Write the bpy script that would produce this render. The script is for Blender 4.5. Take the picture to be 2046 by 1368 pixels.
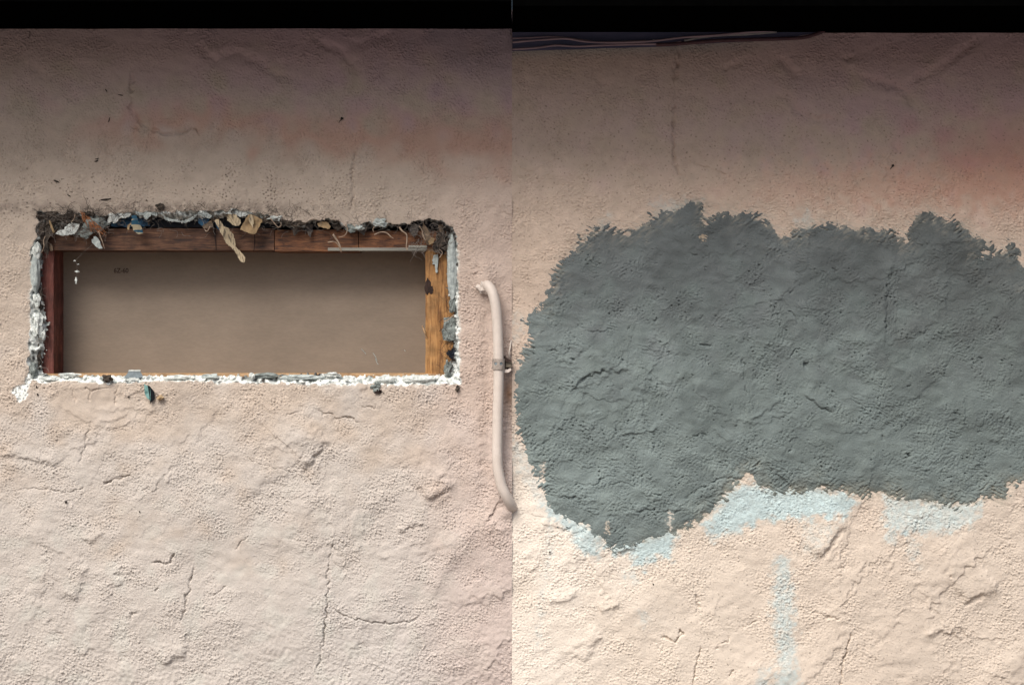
import bpy, bmesh, math, random
import numpy as np
from mathutils import Vector, noise as mnoise
R = math.radians
rnd = random.Random(7)
scene = bpy.context.scene
for o in list(bpy.data.objects): bpy.data.objects.remove(o)

# ------------------------------------------------------------------ camera, sky, sun, exposure
D = 4.0                                     # metres from the wall
cd = bpy.data.cameras.new("camera"); cam = bpy.data.objects.new("camera", cd)
scene.collection.objects.link(cam); scene.camera = cam
cam.location = (1.023, -D, 1.684); cam.rotation_euler = (R(90), 0, 0)
cd.sensor_width = 36; cd.lens = 36 * D / 2.046; cd.clip_start = 0.05; cd.clip_end = 2000

SUN_EL, SUN_AZ = 48, 207
w = bpy.data.worlds.new("World"); scene.world = w; w.use_nodes = True
nt = w.node_tree; nt.nodes.clear()
sky = nt.nodes.new('ShaderNodeTexSky'); sky.sky_type = 'NISHITA'; sky.sun_disc = False
sky.sun_elevation = R(SUN_EL); sky.sun_rotation = R(SUN_AZ); sky.air_density = 1.0; sky.dust_density = 5; sky.ozone_density = 1.0
bg = nt.nodes.new('ShaderNodeBackground'); bg.inputs[1].default_value = 0.095
wo = nt.nodes.new('ShaderNodeOutputWorld')
nt.links.new(sky.outputs[0], bg.inputs[0]); nt.links.new(bg.outputs[0], wo.inputs[0])
sl = bpy.data.lights.new("sun", 'SUN'); sl.energy = 2.6; sl.angle = R(34); sl.color = (1.0, 0.95, 0.88)
so = bpy.data.objects.new("sun", sl); scene.collection.objects.link(so)
sd_ = Vector((math.sin(R(SUN_AZ)) * math.cos(R(SUN_EL)), math.cos(R(SUN_AZ)) * math.cos(R(SUN_EL)), math.sin(R(SUN_EL))))
so.rotation_euler = sd_.to_track_quat('Z', 'Y').to_euler(); so.location = (0, -6, 8)
scene.view_settings.view_transform = 'Standard'; scene.view_settings.look = 'None'
scene.view_settings.gamma = 1; scene.view_settings.exposure = 0.46

# ------------------------------------------------------------------ helpers
C = scene.collection
VW = 2368.0                                  # v (mm down from the top of the frame) of the ground
def P(u, v, d=0):                            # millimetres on the wall -> world
    return Vector((u / 1000, d / 1000, (VW - v) / 1000))
def PA(u, v, d=0):                           # the same, corrected for things standing behind / before the wall face
    f = 1 + d / (D * 1000)
    return P(1023 + (u - 1023) * f, 684 + (v - 684) * f, d)
def lin(r, g, b):
    f = lambda c: (c / 255 / 12.92) if c / 255 <= 0.04045 else ((c / 255 + 0.055) / 1.055) ** 2.4
    return (f(r), f(g), f(b))
def tag(o, label=None, cat=None, group=None, kind=None):
    if label: o['label'] = label
    if cat: o['category'] = cat
    if group: o['group'] = group
    if kind: o['kind'] = kind
    return o
def empty(name, loc, label, cat, group=None):
    o = bpy.data.objects.new(name, None); o.empty_display_size = 0.02; C.objects.link(o); o.location = loc
    tag(o, label, cat, group); return o
def link(name, me, m=None, parent=None, origin=None):
    o = bpy.data.objects.new(name, me); C.objects.link(o)
    if m is not None: me.materials.append(m)
    pl = parent.location if parent is not None else Vector((0, 0, 0))
    org = Vector(origin) if origin is not None else (pl.copy() if parent is not None else Vector((0, 0, 0)))
    if org.length > 0:
        n = len(me.vertices); a = np.empty(n * 3, np.float32); me.vertices.foreach_get('co', a)
        a = a.reshape(-1, 3) - np.array(org, np.float32); me.vertices.foreach_set('co', a.ravel()); me.update()
    o.location = org - pl
    if parent is not None: o.parent = parent
    return o
def bm_link(name, bm, m=None, parent=None, origin=None, smooth=False):
    me = bpy.data.meshes.new(name); bmesh.ops.recalc_face_normals(bm, faces=bm.faces); bm.to_mesh(me); bm.free()
    if smooth: me.polygons.foreach_set('use_smooth', [True] * len(me.polygons))
    if origin is None and parent is None and len(me.vertices):
        a = np.empty(len(me.vertices) * 3, np.float32); me.vertices.foreach_get('co', a); a = a.reshape(-1, 3)
        origin = Vector([float(x) for x in (a.min(0) + a.max(0)) / 2])
    return link(name, me, m, parent, origin)

# ------------------------------------------------------------------ materials
def new_mat(name):
    m = bpy.data.materials.new(name); m.use_nodes = True; nt = m.node_tree
    return m, nt, nt.nodes['Principled BSDF']
def N(nt, t, **k):
    n = nt.nodes.new(t)
    for a, b in k.items(): setattr(n, a, b)
    return n
def noise_tex(nt, scale, detail=6, rough=0.6, stretch=(1, 1, 1)):
    tc = N(nt, 'ShaderNodeTexCoord'); mp = N(nt, 'ShaderNodeMapping'); mp.inputs['Scale'].default_value = stretch
    ns = N(nt, 'ShaderNodeTexNoise'); ns.inputs['Scale'].default_value = scale
    ns.inputs['Detail'].default_value = detail; ns.inputs['Roughness'].default_value = rough
    nt.links.new(tc.outputs['Object'], mp.inputs[0]); nt.links.new(mp.outputs[0], ns.inputs['Vector'])
    return ns
def add_bump(nt, b, src, strength, dist):
    bp = N(nt, 'ShaderNodeBump'); bp.inputs['Strength'].default_value = strength; bp.inputs['Distance'].default_value = dist
    nt.links.new(src, bp.inputs['Height']); nt.links.new(bp.outputs[0], b.inputs['Normal'])
def attr_mat(name, rough=0.92, fine=420, bump=0.7, dist=0.0012, var=0.10):
    m, nt, b = new_mat(name)
    at = N(nt, 'ShaderNodeAttribute', attribute_name='Col')
    ns = noise_tex(nt, fine, 5, 0.65); ns2 = noise_tex(nt, 45, 8, 0.7)
    mr = N(nt, 'ShaderNodeMapRange'); mr.inputs['To Min'].default_value = 1 - var; mr.inputs['To Max'].default_value = 1 + var
    mr.inputs['From Min'].default_value = 0.3; mr.inputs['From Max'].default_value = 0.7
    mx = N(nt, 'ShaderNodeMix', data_type='RGBA', blend_type='MULTIPLY'); mx.inputs[0].default_value = 1
    nt.links.new(ns2.outputs['Fac'], mr.inputs['Value'])
    nt.links.new(at.outputs['Color'], mx.inputs[6]); nt.links.new(mr.outputs[0], mx.inputs[7])
    nt.links.new(mx.outputs[2], b.inputs['Base Color'])
    b.inputs['Roughness'].default_value = rough; b.inputs['Specular IOR Level'].default_value = 0.25
    add_bump(nt, b, ns.outputs['Fac'], bump, dist)
    return m
def plain(name, col, col2=None, scale=60, rough=0.8, bump=0.3, dist=0.001, stretch=(1, 1, 1), metal=0, spec=0.3, lo=0.35, hi=0.65, detail=6):
    m, nt, b = new_mat(name); ns = noise_tex(nt, scale, detail, 0.6, stretch)
    cr = N(nt, 'ShaderNodeValToRGB'); e = cr.color_ramp.elements
    c2 = col2 or tuple(x * 0.6 for x in col)
    e[0].position = lo; e[1].position = hi; e[0].color = (*c2, 1); e[1].color = (*col, 1)
    nt.links.new(ns.outputs['Fac'], cr.inputs[0]); nt.links.new(cr.outputs[0], b.inputs['Base Color'])
    b.inputs['Roughness'].default_value = rough; b.inputs['Metallic'].default_value = metal
    b.inputs['Specular IOR Level'].default_value = spec
    if bump: add_bump(nt, b, ns.outputs['Fac'], bump, dist)
    return m
def wood_mat(name, c1, c2, c3, stretch, seed=0, scale=60, streak=None):
    m, nt, b = new_mat(name)
    tc = N(nt, 'ShaderNodeTexCoord'); mp = N(nt, 'ShaderNodeMapping'); mp.inputs['Scale'].default_value = stretch
    mp.inputs['Location'].default_value = (seed, seed * 1.7, seed * .6)
    ns = N(nt, 'ShaderNodeTexNoise'); ns.inputs['Scale'].default_value = scale; ns.inputs['Detail'].default_value = 8
    ns.inputs['Distortion'].default_value = 0.8; ns.inputs['Roughness'].default_value = 0.65
    cr = N(nt, 'ShaderNodeValToRGB'); e = cr.color_ramp.elements
    e[0].position = 0.36; e[0].color = (*c1, 1); e[1].position = 0.66; e[1].color = (*c3, 1)
    q = e.new(0.5); q.color = (*c2, 1)
    nt.links.new(tc.outputs['Object'], mp.inputs[0]); nt.links.new(mp.outputs[0], ns.inputs['Vector'])
    nt.links.new(ns.outputs['Fac'], cr.inputs[0])
    n2 = noise_tex(nt, 35, 5, 0.6)
    mr = N(nt, 'ShaderNodeMapRange'); mr.inputs['From Min'].default_value = 0.35; mr.inputs['From Max'].default_value = 0.6
    mr.inputs['To Min'].default_value = 0.6; mr.inputs['To Max'].default_value = 1.05
    mx = N(nt, 'ShaderNodeMix', data_type='RGBA', blend_type='MULTIPLY'); mx.inputs[0].default_value = 1
    nt.links.new(n2.outputs['Fac'], mr.inputs['Value']); nt.links.new(cr.outputs[0], mx.inputs[6]); nt.links.new(mr.outputs[0], mx.inputs[7])
    nt.links.new(mx.outputs[2], b.inputs['Base Color']); b.inputs['Roughness'].default_value = 0.7
    add_bump(nt, b, ns.outputs['Fac'], 0.6, 0.001)
    return m

M = {}
M['wall'] = attr_mat('painted_stucco', var=0.06)
M['edge'] = attr_mat('broken_plaster', fine=500, bump=0.8, dist=0.001, var=0.18)
M['cement'] = attr_mat('grey_cement', fine=420, bump=0.8, dist=0.0014, var=0.05)
M['black'] = plain('added_eave_black', (0.0012,) * 3, (0.0008,) * 3, rough=1.0, bump=0, spec=0.0)
M['header'] = wood_mat('aged_red_timber', (0.028, 0.011, 0.007), (0.095, 0.040, 0.020), (0.17, 0.085, 0.045), (0.55, 1, 5), 1, 42)
M['header2'] = wood_mat('orange_timber', (0.04, 0.015, 0.008), (0.15, 0.057, 0.022), (0.25, 0.11, 0.045), (0.7, 1, 5), 4, 40)
M['stud_red'] = wood_mat('dark_red_stud', (0.07, 0.018, 0.013), (0.14, 0.036, 0.025), (0.20, 0.075, 0.06), (6, 1, 0.7), 3, 45)
M['stud'] = wood_mat('honey_pine_stud', (0.15, 0.06, 0.016), (0.37, 0.185, 0.06), (0.47, 0.26, 0.10), (6, 1, 0.5), 9, 35)
M['sill'] = wood_mat('pale_pine_sill', (0.35, 0.2, 0.09), (0.5, 0.32, 0.17), (0.62, 0.42, 0.25), (0.5, 1, 5), 5, 40)
M['drywall'] = plain('brown_drywall_paper', (0.27, 0.222, 0.178), (0.24, 0.195, 0.155), scale=240, rough=0.85, bump=0.35, dist=0.0005, stretch=(0.45, 1, 1.6), lo=0.3, hi=0.7)
M['ink'] = plain('black_ink', (0.05, 0.03, 0.025), (0.08, 0.055, 0.045), scale=400, rough=0.9, bump=0)
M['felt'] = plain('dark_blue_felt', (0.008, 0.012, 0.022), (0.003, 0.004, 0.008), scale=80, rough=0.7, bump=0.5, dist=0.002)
M['cavity'] = plain('dark_cavity', (0.03, 0.026, 0.024), (0.012, 0.01, 0.01), scale=50, rough=0.95, bump=0.4, dist=0.002)
M['white'] = plain('white_plaster', (0.74, 0.78, 0.76), (0.38, 0.42, 0.41), scale=140, rough=0.9, bump=0.7, dist=0.0015)
M['grey'] = plain('grey_mortar', (0.30, 0.34, 0.33), (0.12, 0.14, 0.135), scale=120, rough=0.95, bump=0.7, dist=0.0015)
M['palegrey'] = plain('pale_grey_mortar', (0.52, 0.58, 0.57), (0.27, 0.31, 0.31), scale=110, rough=0.95, bump=0.7, dist=0.0015)
M['dirt'] = plain('dark_dirt', (0.10, 0.08, 0.065), (0.018, 0.016, 0.015), scale=160, rough=1, bump=0.9, dist=0.002)
M['news'] = plain('yellowed_newsprint', (0.46, 0.38, 0.26), (0.07, 0.06, 0.05), scale=55, rough=0.85, bump=0.4, dist=0.001, stretch=(7, 1, 1.2), lo=0.38, hi=0.5)
M['kraft'] = plain('tan_kraft_paper', (0.38, 0.27, 0.15), (0.17, 0.12, 0.07), scale=50, rough=0.8, bump=0.4, dist=0.001)
M['kraftdark'] = plain('dirty_kraft_paper', (0.22, 0.16, 0.11), (0.10, 0.075, 0.055), scale=70, rough=0.85, bump=0.5, dist=0.001)
M['tatter'] = plain('dirty_felt_tatter', (0.12, 0.10, 0.085), (0.025, 0.025, 0.03), scale=90, rough=0.9, bump=0.6, dist=0.001)
M['blue'] = plain('blue_paper', (0.025, 0.09, 0.17), (0.008, 0.02, 0.04), scale=80, rough=0.7, bump=0.3, dist=0.001)
M['bluestripe'] = plain('blue_and_cream_paper', (0.34, 0.30, 0.21), (0.015, 0.07, 0.12), scale=38, rough=0.75, bump=0.3, dist=0.001, stretch=(0.5, 1, 2.5), lo=0.49, hi=0.52, detail=1)
M['root'] = plain('pale_root', (0.42, 0.33, 0.25), (0.22, 0.16, 0.12), scale=120, rough=0.9, bump=0.3)
M['straw'] = plain('orange_straw', (0.46, 0.2, 0.09), (0.25, 0.1, 0.05), scale=120, rough=0.9, bump=0.3)
M['web'] = plain('grey_cobweb', (0.26, 0.23, 0.21), (0.10, 0.09, 0.08), scale=120, rough=1, bump=0)
M['darkhair'] = plain('dark_fibre', (0.05, 0.04, 0.035), (0.025, 0.02, 0.018), scale=120, rough=1, bump=0)
M['steel'] = plain('galvanised_steel', (0.24, 0.29, 0.32), (0.17, 0.21, 0.235), scale=200, rough=0.55, bump=0.1, spec=0.5, metal=0.2)
M['metalstrip'] = plain('dull_metal_strip', (0.34, 0.34, 0.30), (0.22, 0.22, 0.2), scale=60, rough=0.5, bump=0.1, stretch=(0.2, 1, 3), metal=0.3)
M['teal'] = plain('teal_shard', (0.16, 0.32, 0.31), (0.05, 0.13, 0.13), scale=90, rough=0.35, bump=0.3, spec=0.6, lo=0.4, hi=0.5)
M['inkblack'] = plain('black_shard', (0.012, 0.018, 0.024), (0.004, 0.006, 0.008), scale=90, rough=0.35, bump=0.3, spec=0.6)
M['tan'] = plain('tan_stub', (0.55, 0.42, 0.26), (0.28, 0.19, 0.11), scale=150, rough=0.7, bump=0.5)
M['pipe'] = plain('painted_conduit', (0.60, 0.54, 0.495), (0.54, 0.48, 0.435), scale=60, rough=0.5, bump=0.15, dist=0.0006, spec=0.35)
M['strut'] = plain('olive_strut', (0.21, 0.18, 0.14), (0.13, 0.11, 0.085), scale=80, rough=0.7, bump=0.3)
M['rust'] = plain('dark_rust', (0.05, 0.03, 0.025), (0.02, 0.013, 0.012), scale=150, rough=0.9, bump=0.5)
M['cable'] = plain('mauve_painted_cable', (0.34, 0.26, 0.30), (0.24, 0.18, 0.22), scale=50, rough=0.6, bump=0.2, stretch=(.3, 1, 1))
M['cablegrey'] = plain('grey_cable', (0.30, 0.30, 0.31), (0.2, 0.2, 0.22), scale=50, rough=0.6, bump=0.2)
M['cabledark'] = plain('maroon_cable', (0.10, 0.05, 0.06), (0.07, 0.035, 0.045), scale=50, rough=0.6, bump=0.2)
M['trim'] = plain('navy_trim_board', (0.10, 0.10, 0.17), (0.05, 0.06, 0.115), scale=25, rough=0.8, bump=0.4, stretch=(.3, 1, 3))
M['ground'] = plain('dusty_concrete', (0.17, 0.145, 0.13), (0.13, 0.11, 0.1), scale=6, rough=0.95, bump=0.3, dist=0.004)
M['insect'] = plain('dead_insect', (0.03, 0.025, 0.02), (0.012, 0.01, 0.01), scale=300, rough=0.8, bump=0)

# ------------------------------------------------------------------ numpy noise
CELL = 1.25
NT = 1280
def fftnoise(lam, bw, seed, theta=0.0, an=1.0):
    r = np.random.RandomState(seed)
    f = np.fft.fftfreq(NT, CELL); fx, fy = np.meshgrid(f, f)
    a = fx * math.cos(theta) + fy * math.sin(theta); b = -fx * math.sin(theta) + fy * math.cos(theta)
    k = np.sqrt((a * an) ** 2 + b ** 2) + 1e-9          # an>1: streaks run along theta
    S = np.exp(-(np.log(k * lam) ** 2) / (2 * bw * bw)); S[0, 0] = 0
    z = np.fft.ifft2(np.fft.fft2(r.randn(NT, NT)) * S).real
    return (z / z.std()).astype(np.float32)
def samp(t, U, V, ox=0, oy=0):
    x = (U + ox) / CELL; y = (V + oy) / CELL
    x0 = np.floor(x).astype(np.int64); y0 = np.floor(y).astype(np.int64); fx = (x - x0).astype(np.float32); fy = (y - y0).astype(np.float32)
    a = t[y0 % NT, x0 % NT]; b = t[y0 % NT, (x0 + 1) % NT]; c = t[(y0 + 1) % NT, x0 % NT]; d = t[(y0 + 1) % NT, (x0 + 1) % NT]
    return (a * (1 - fx) + b * fx) * (1 - fy) + (c * (1 - fx) + d * fx) * fy
T_low = fftnoise(260, 0.5, 1); T_mid = fftnoise(90, 0.45, 2); T_30 = fftnoise(32, 0.45, 3); T_12 = fftnoise(13, 0.35, 4)
T_st = fftnoise(7.5, 0.5, 5); T_st2 = fftnoise(4.6, 0.4, 6); T_w1 = fftnoise(26, 0.5, 7); T_w2 = fftnoise(26, 0.5, 8)
T_d1 = fftnoise(7, 0.4, 9, R(-40), 3.0); T_d2 = fftnoise(7, 0.4, 10, R(15), 3.0); T_d3 = fftnoise(8, 0.4, 11, R(-75), 3.0)
T_e1 = fftnoise(9, 0.5, 12, R(-38), 4.0); T_e2 = fftnoise(9, 0.5, 13, R(25), 4.0); T_pit = fftnoise(8, 0.4, 14)
T_fw = fftnoise(9, 0.6, 15); T_s1 = fftnoise(60, 0.7, 16, R(-35), 3.2); T_s2 = fftnoise(50, 0.7, 17, R(12), 3.2)
sig = lambda x: 1 / (1 + np.exp(-np.clip(x, -30, 30)))

def seg_dist(U, V, pts, closed=False):
    n = len(pts); best = np.full(U.shape, 1e9, np.float32); side = np.ones(U.shape, np.float32); tt = np.zeros(U.shape, np.float32)
    L = [0.0]
    for i in range(n - 1 + (1 if closed else 0)):
        a = pts[i]; b = pts[(i + 1) % n]; L.append(L[-1] + math.hypot(b[0] - a[0], b[1] - a[1]))
    for i in range(n - 1 + (1 if closed else 0)):
        ax, ay = pts[i]; bx, by = pts[(i + 1) % n]; dx, dy = bx - ax, by - ay; l2 = dx * dx + dy * dy + 1e-9
        t = np.clip(((U - ax) * dx + (V - ay) * dy) / l2, 0, 1)
        px = U - ax - t * dx; py = V - ay - t * dy; d = np.sqrt(px * px + py * py)
        m = d < best; best = np.where(m, d, best); side = np.where(m, np.sign(dx * (V - ay) - dy * (U - ax)), side)
        tt = np.where(m, (L[i] + t * math.sqrt(l2)) / L[-1], tt)
    return best, side, tt
def poly_sd(U, V, pts):                      # positive inside
    d, _, _ = seg_dist(U, V, pts, True)
    ins = np.zeros(U.shape, bool); n = len(pts)
    for i in range(n):
        ax, ay = pts[i]; bx, by = pts[(i + 1) % n]
        if ay == by: continue
        c = ((ay > V) != (by > V)) & (U < (bx - ax) * (V - ay) / (by - ay) + ax)
        ins ^= c
    return np.where(ins, d, -d)

class Field:
    gain = 1.6
    def __init__(s, xs, ys):
        s.xs, s.ys = np.array(xs, np.float32), np.array(ys, np.float32)
        s.U, s.V = np.meshgrid(s.xs, s.ys); s.H = np.zeros(s.U.shape, np.float32)
        s.Uw = s.U + 1.5 * samp(T_w1, s.U, s.V) + 0.5 * samp(T_fw, s.U, s.V); s.Vw = s.V + 1.5 * samp(T_w2, s.U, s.V) + 0.5 * samp(T_fw, s.U, s.V, 500, 300)
    def box(s, pts, r):
        x = [p[0] for p in pts]; y = [p[1] for p in pts]
        i0, i1 = np.searchsorted(s.xs, [min(x) - r, max(x) + r]); j0, j1 = np.searchsorted(s.ys, [min(y) - r, max(y) + r])
        return slice(j0, j1), slice(i0, i1)
    def groove(s, pts, depth, w, taper=0.15):
        b = s.box(pts, w * 4 + 8); 
        if s.U[b].size == 0: return
        d, sd, t = seg_dist(s.Uw[b], s.Vw[b], pts)
        env = np.clip(np.minimum(t, 1 - t) / taper, 0, 1) if taper else 1
        s.H[b] -= s.gain * depth * env * np.exp(-(d / w) ** 2) * (np.clip(1 + 0.35 * samp(T_30, s.U[b], s.V[b], 77), 0.3, 2) if w < 4.5 else 1)
    def step(s, pts, h, fall, w=1.2, taper=0.2):       # side>0 (right of travel, v down) raised by h, decaying away
        b = s.box(pts, fall * 4 + 8)
        if s.U[b].size == 0: return
        d, sd, t = seg_dist(s.Uw[b], s.Vw[b], pts)
        env = np.clip(np.minimum(t, 1 - t) / taper, 0, 1)
        env = env * env * (3 - 2 * env)
        if pts[-1][0] > pts[0][0]: s.H[b] += s.gain * h * env * sig(-sd * d / w) * np.exp(-(d / fall))      # the side above the line stands proud and drops off at it
        else: s.H[b] += s.gain * h * env * sig(sd * d / w) * np.exp(-(d / fall))
    def blob(s, u, v, ru, rv, h, ang=0):
        r = max(ru, rv) * 3; b = s.box([(u, v)], r)
        if s.U[b].size == 0: return
        x = s.U[b] - u; y = s.V[b] - v; c, q = math.cos(R(ang)), math.sin(R(ang))
        s.H[b] += h * np.exp(-((x * c + y * q) / ru) ** 2 - ((-x * q + y * c) / rv) ** 2)

def coarse(a, b, st, g=1.18, mx=40):         # growing steps from a towards b (exclusive of a)
    out = []; x = a; s = st
    while True:
        s = min(s * g, mx); x = x + s if b > a else x - s
        if (b > a and x >= b) or (b < a and x <= b): out.append(b); break
        out.append(x)
    return out
def mesh_grid(name, F, col, keep, extra=None):
    """grid mesh from field; keep = face mask; returns mesh"""
    ny, nx = F.U.shape
    idx = np.arange(ny * nx).reshape(ny, nx)
    q = np.stack([idx[:-1, :-1], idx[1:, :-1], idx[1:, 1:], idx[:-1, 1:]], -1)[keep]
    used = np.zeros(ny * nx, bool); used[q.ravel()] = True
    remap = np.cumsum(used) - 1
    co = np.stack([F.U / 1000, -F.H / 1000, (VW - F.V) / 1000], -1).reshape(-1, 3)[used].astype(np.float32)
    q = remap[q].astype(np.int32)
    me = bpy.data.meshes.new(name)
    me.vertices.add(len(co)); me.vertices.foreach_set('co', co.ravel())
    me.loops.add(q.size); me.loops.foreach_set('vertex_index', q.ravel())
    me.polygons.add(len(q)); me.polygons.foreach_set('loop_start', np.arange(0, q.size, 4, dtype=np.int32))
    me.polygons.foreach_set('use_smooth', np.ones(len(q), bool))
    me.update(calc_edges=True)
    at = me.attributes.new('Col', 'FLOAT_COLOR', 'POINT')
    c = np.ones((len(co), 4), np.float32); c[:, :3] = col.reshape(-1, 3)[used]
    at.data.foreach_set('color', c.ravel())
    return me
def mixc(col, c, m):
    m = np.clip(m, 0, 1)[..., None]; return col * (1 - m) + np.array(c, np.float32) * m

def xlo(F): return 0 if F.xs[0] < 0 else 1010
def stucco_base(F, ox, oy, amp=1.0, smooth=()):
    U, V = F.U, F.V
    F.H += 1.6 * samp(T_low, U, V, ox, oy) + 0.24 * samp(T_s1, U, V, ox + 50, oy) + 0.25 * samp(T_s2, U, V, ox + 90, oy) + 0.28 * samp(T_mid, U, V, ox, oy) + 0.12 * samp(T_30, U, V, ox, oy)
    rough = 0.3 + 0.8 * sig(2.2 * samp(T_mid, U, V, ox + 400, oy + 90) + 0.9 * samp(T_low, U, V, ox + 700, oy))
    rs = random.Random(int(ox) + 5)                 # overlapping trowel strokes, each with one sharp lip
    for k in range(64):
        u = rs.uniform(xlo(F), xlo(F) + 1060); v = rs.uniform(60, 1390) if k % 3 == 0 else rs.uniform(720, 1400)
        a = R(rs.choice([-60, -50, -38, -70, 20, -15, 80]) + rs.uniform(-14, 14)); L = rs.uniform(35, 120); W = rs.uniform(30, 80); h = rs.uniform(0.9, 2.8) * (0.75 if v < 450 else 1)
        b = F.box([(u, v)], L + W + 30)
        if U[b].size == 0: continue
        x = (U[b] - u) * math.cos(a) + (V[b] - v) * math.sin(a); y = -(U[b] - u) * math.sin(a) + (V[b] - v) * math.cos(a)
        y = y + 5 * samp(T_30, U[b], V[b], k * 31, 7) + 1.3 * samp(T_12, U[b], V[b], k * 11, 7) + 0.002 * x * x * rs.choice([-1, 1, 1.6])
        e = np.exp(-(x / L) ** 4) * sig(-y / rs.choice([1.2, 2.5, 5])) * np.clip((y + W) / W, 0, 1)
        F.H[b] += h * e; rough[b] = rough[b] * (1 - 0.55 * np.clip(e * 1.6, 0, 1) * (k % 2))
    for (u, v, ru, rv) in smooth:
        rough = rough * (1 - 0.75 * np.exp(-((U - u) / ru) ** 4 - ((V - v) / rv) ** 4))
    st = np.exp(0.62 * np.clip(samp(T_st, U, V, ox, oy), -3, 2.6)) - 1.2
    tw = np.exp(0.6 * np.clip(samp(T_st2, U, V, ox, oy), -3, 2.6)) - 1.2
    F.H += amp * rough * (0.70 * st + 0.52 * tw + 0.20 * samp(T_12, U, V, ox, oy))
    return rough

# =================================================================== LEFT WALL (with the opening)
OUT = [(74,421),(100,424),(128,430),(165,428),(200,431),(235,426),(280,422),(320,424),(380,421),(440,420),(500,421),(528,428),(556,436),(585,449),(606,450),(622,440),(650,438),(676,442),(690,451),(708,452),(735,443),(760,436),(785,450),(812,446),(838,439),(868,437),(890,444),(903,456),(912,472),
       (915,510),(914,560),(917,640),(917,700),(920,768),(880,767),(830,768),(800,771),(740,766),(700,767),(640,769),(580,766),(520,765),(430,764),(375,761),(330,761),(290,762),(240,765),(205,768),(185,763),(150,762),(100,763),(52,763),(57,745),(57,700),(60,650),(59,600),(62,560),(61,520),(62,495),(70,478),(76,450)]
INN = [(86,452),(110,458),(140,468),(170,470),(200,458),(225,437),(255,430),(275,434),(300,438),(312,432),(322,436),(335,440),(360,443),(385,438),(400,440),(420,436),(450,433),(490,436),(525,436),(550,447),(585,457),(605,458),(622,446),(650,443),(676,448),(690,461),(708,463),(735,456),(770,452),(800,452),(838,444),(868,443),(884,451),(892,465),(893,490),
       (894,540),(893,585),(902,600),(906,640),(905,690),(903,725),(893,745),(880,749),(820,749),(760,752),(690,750),(640,746),(560,750),(480,750),(420,752),(370,749),(345,756),(320,750),(250,749),(170,751),(140,749),(90,750),(80,744),(78,720),(86,700),(82,680),(92,650),(84,620),(84,600),(76,592),(80,560),(80,520),(79,500),(82,480)]
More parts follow.
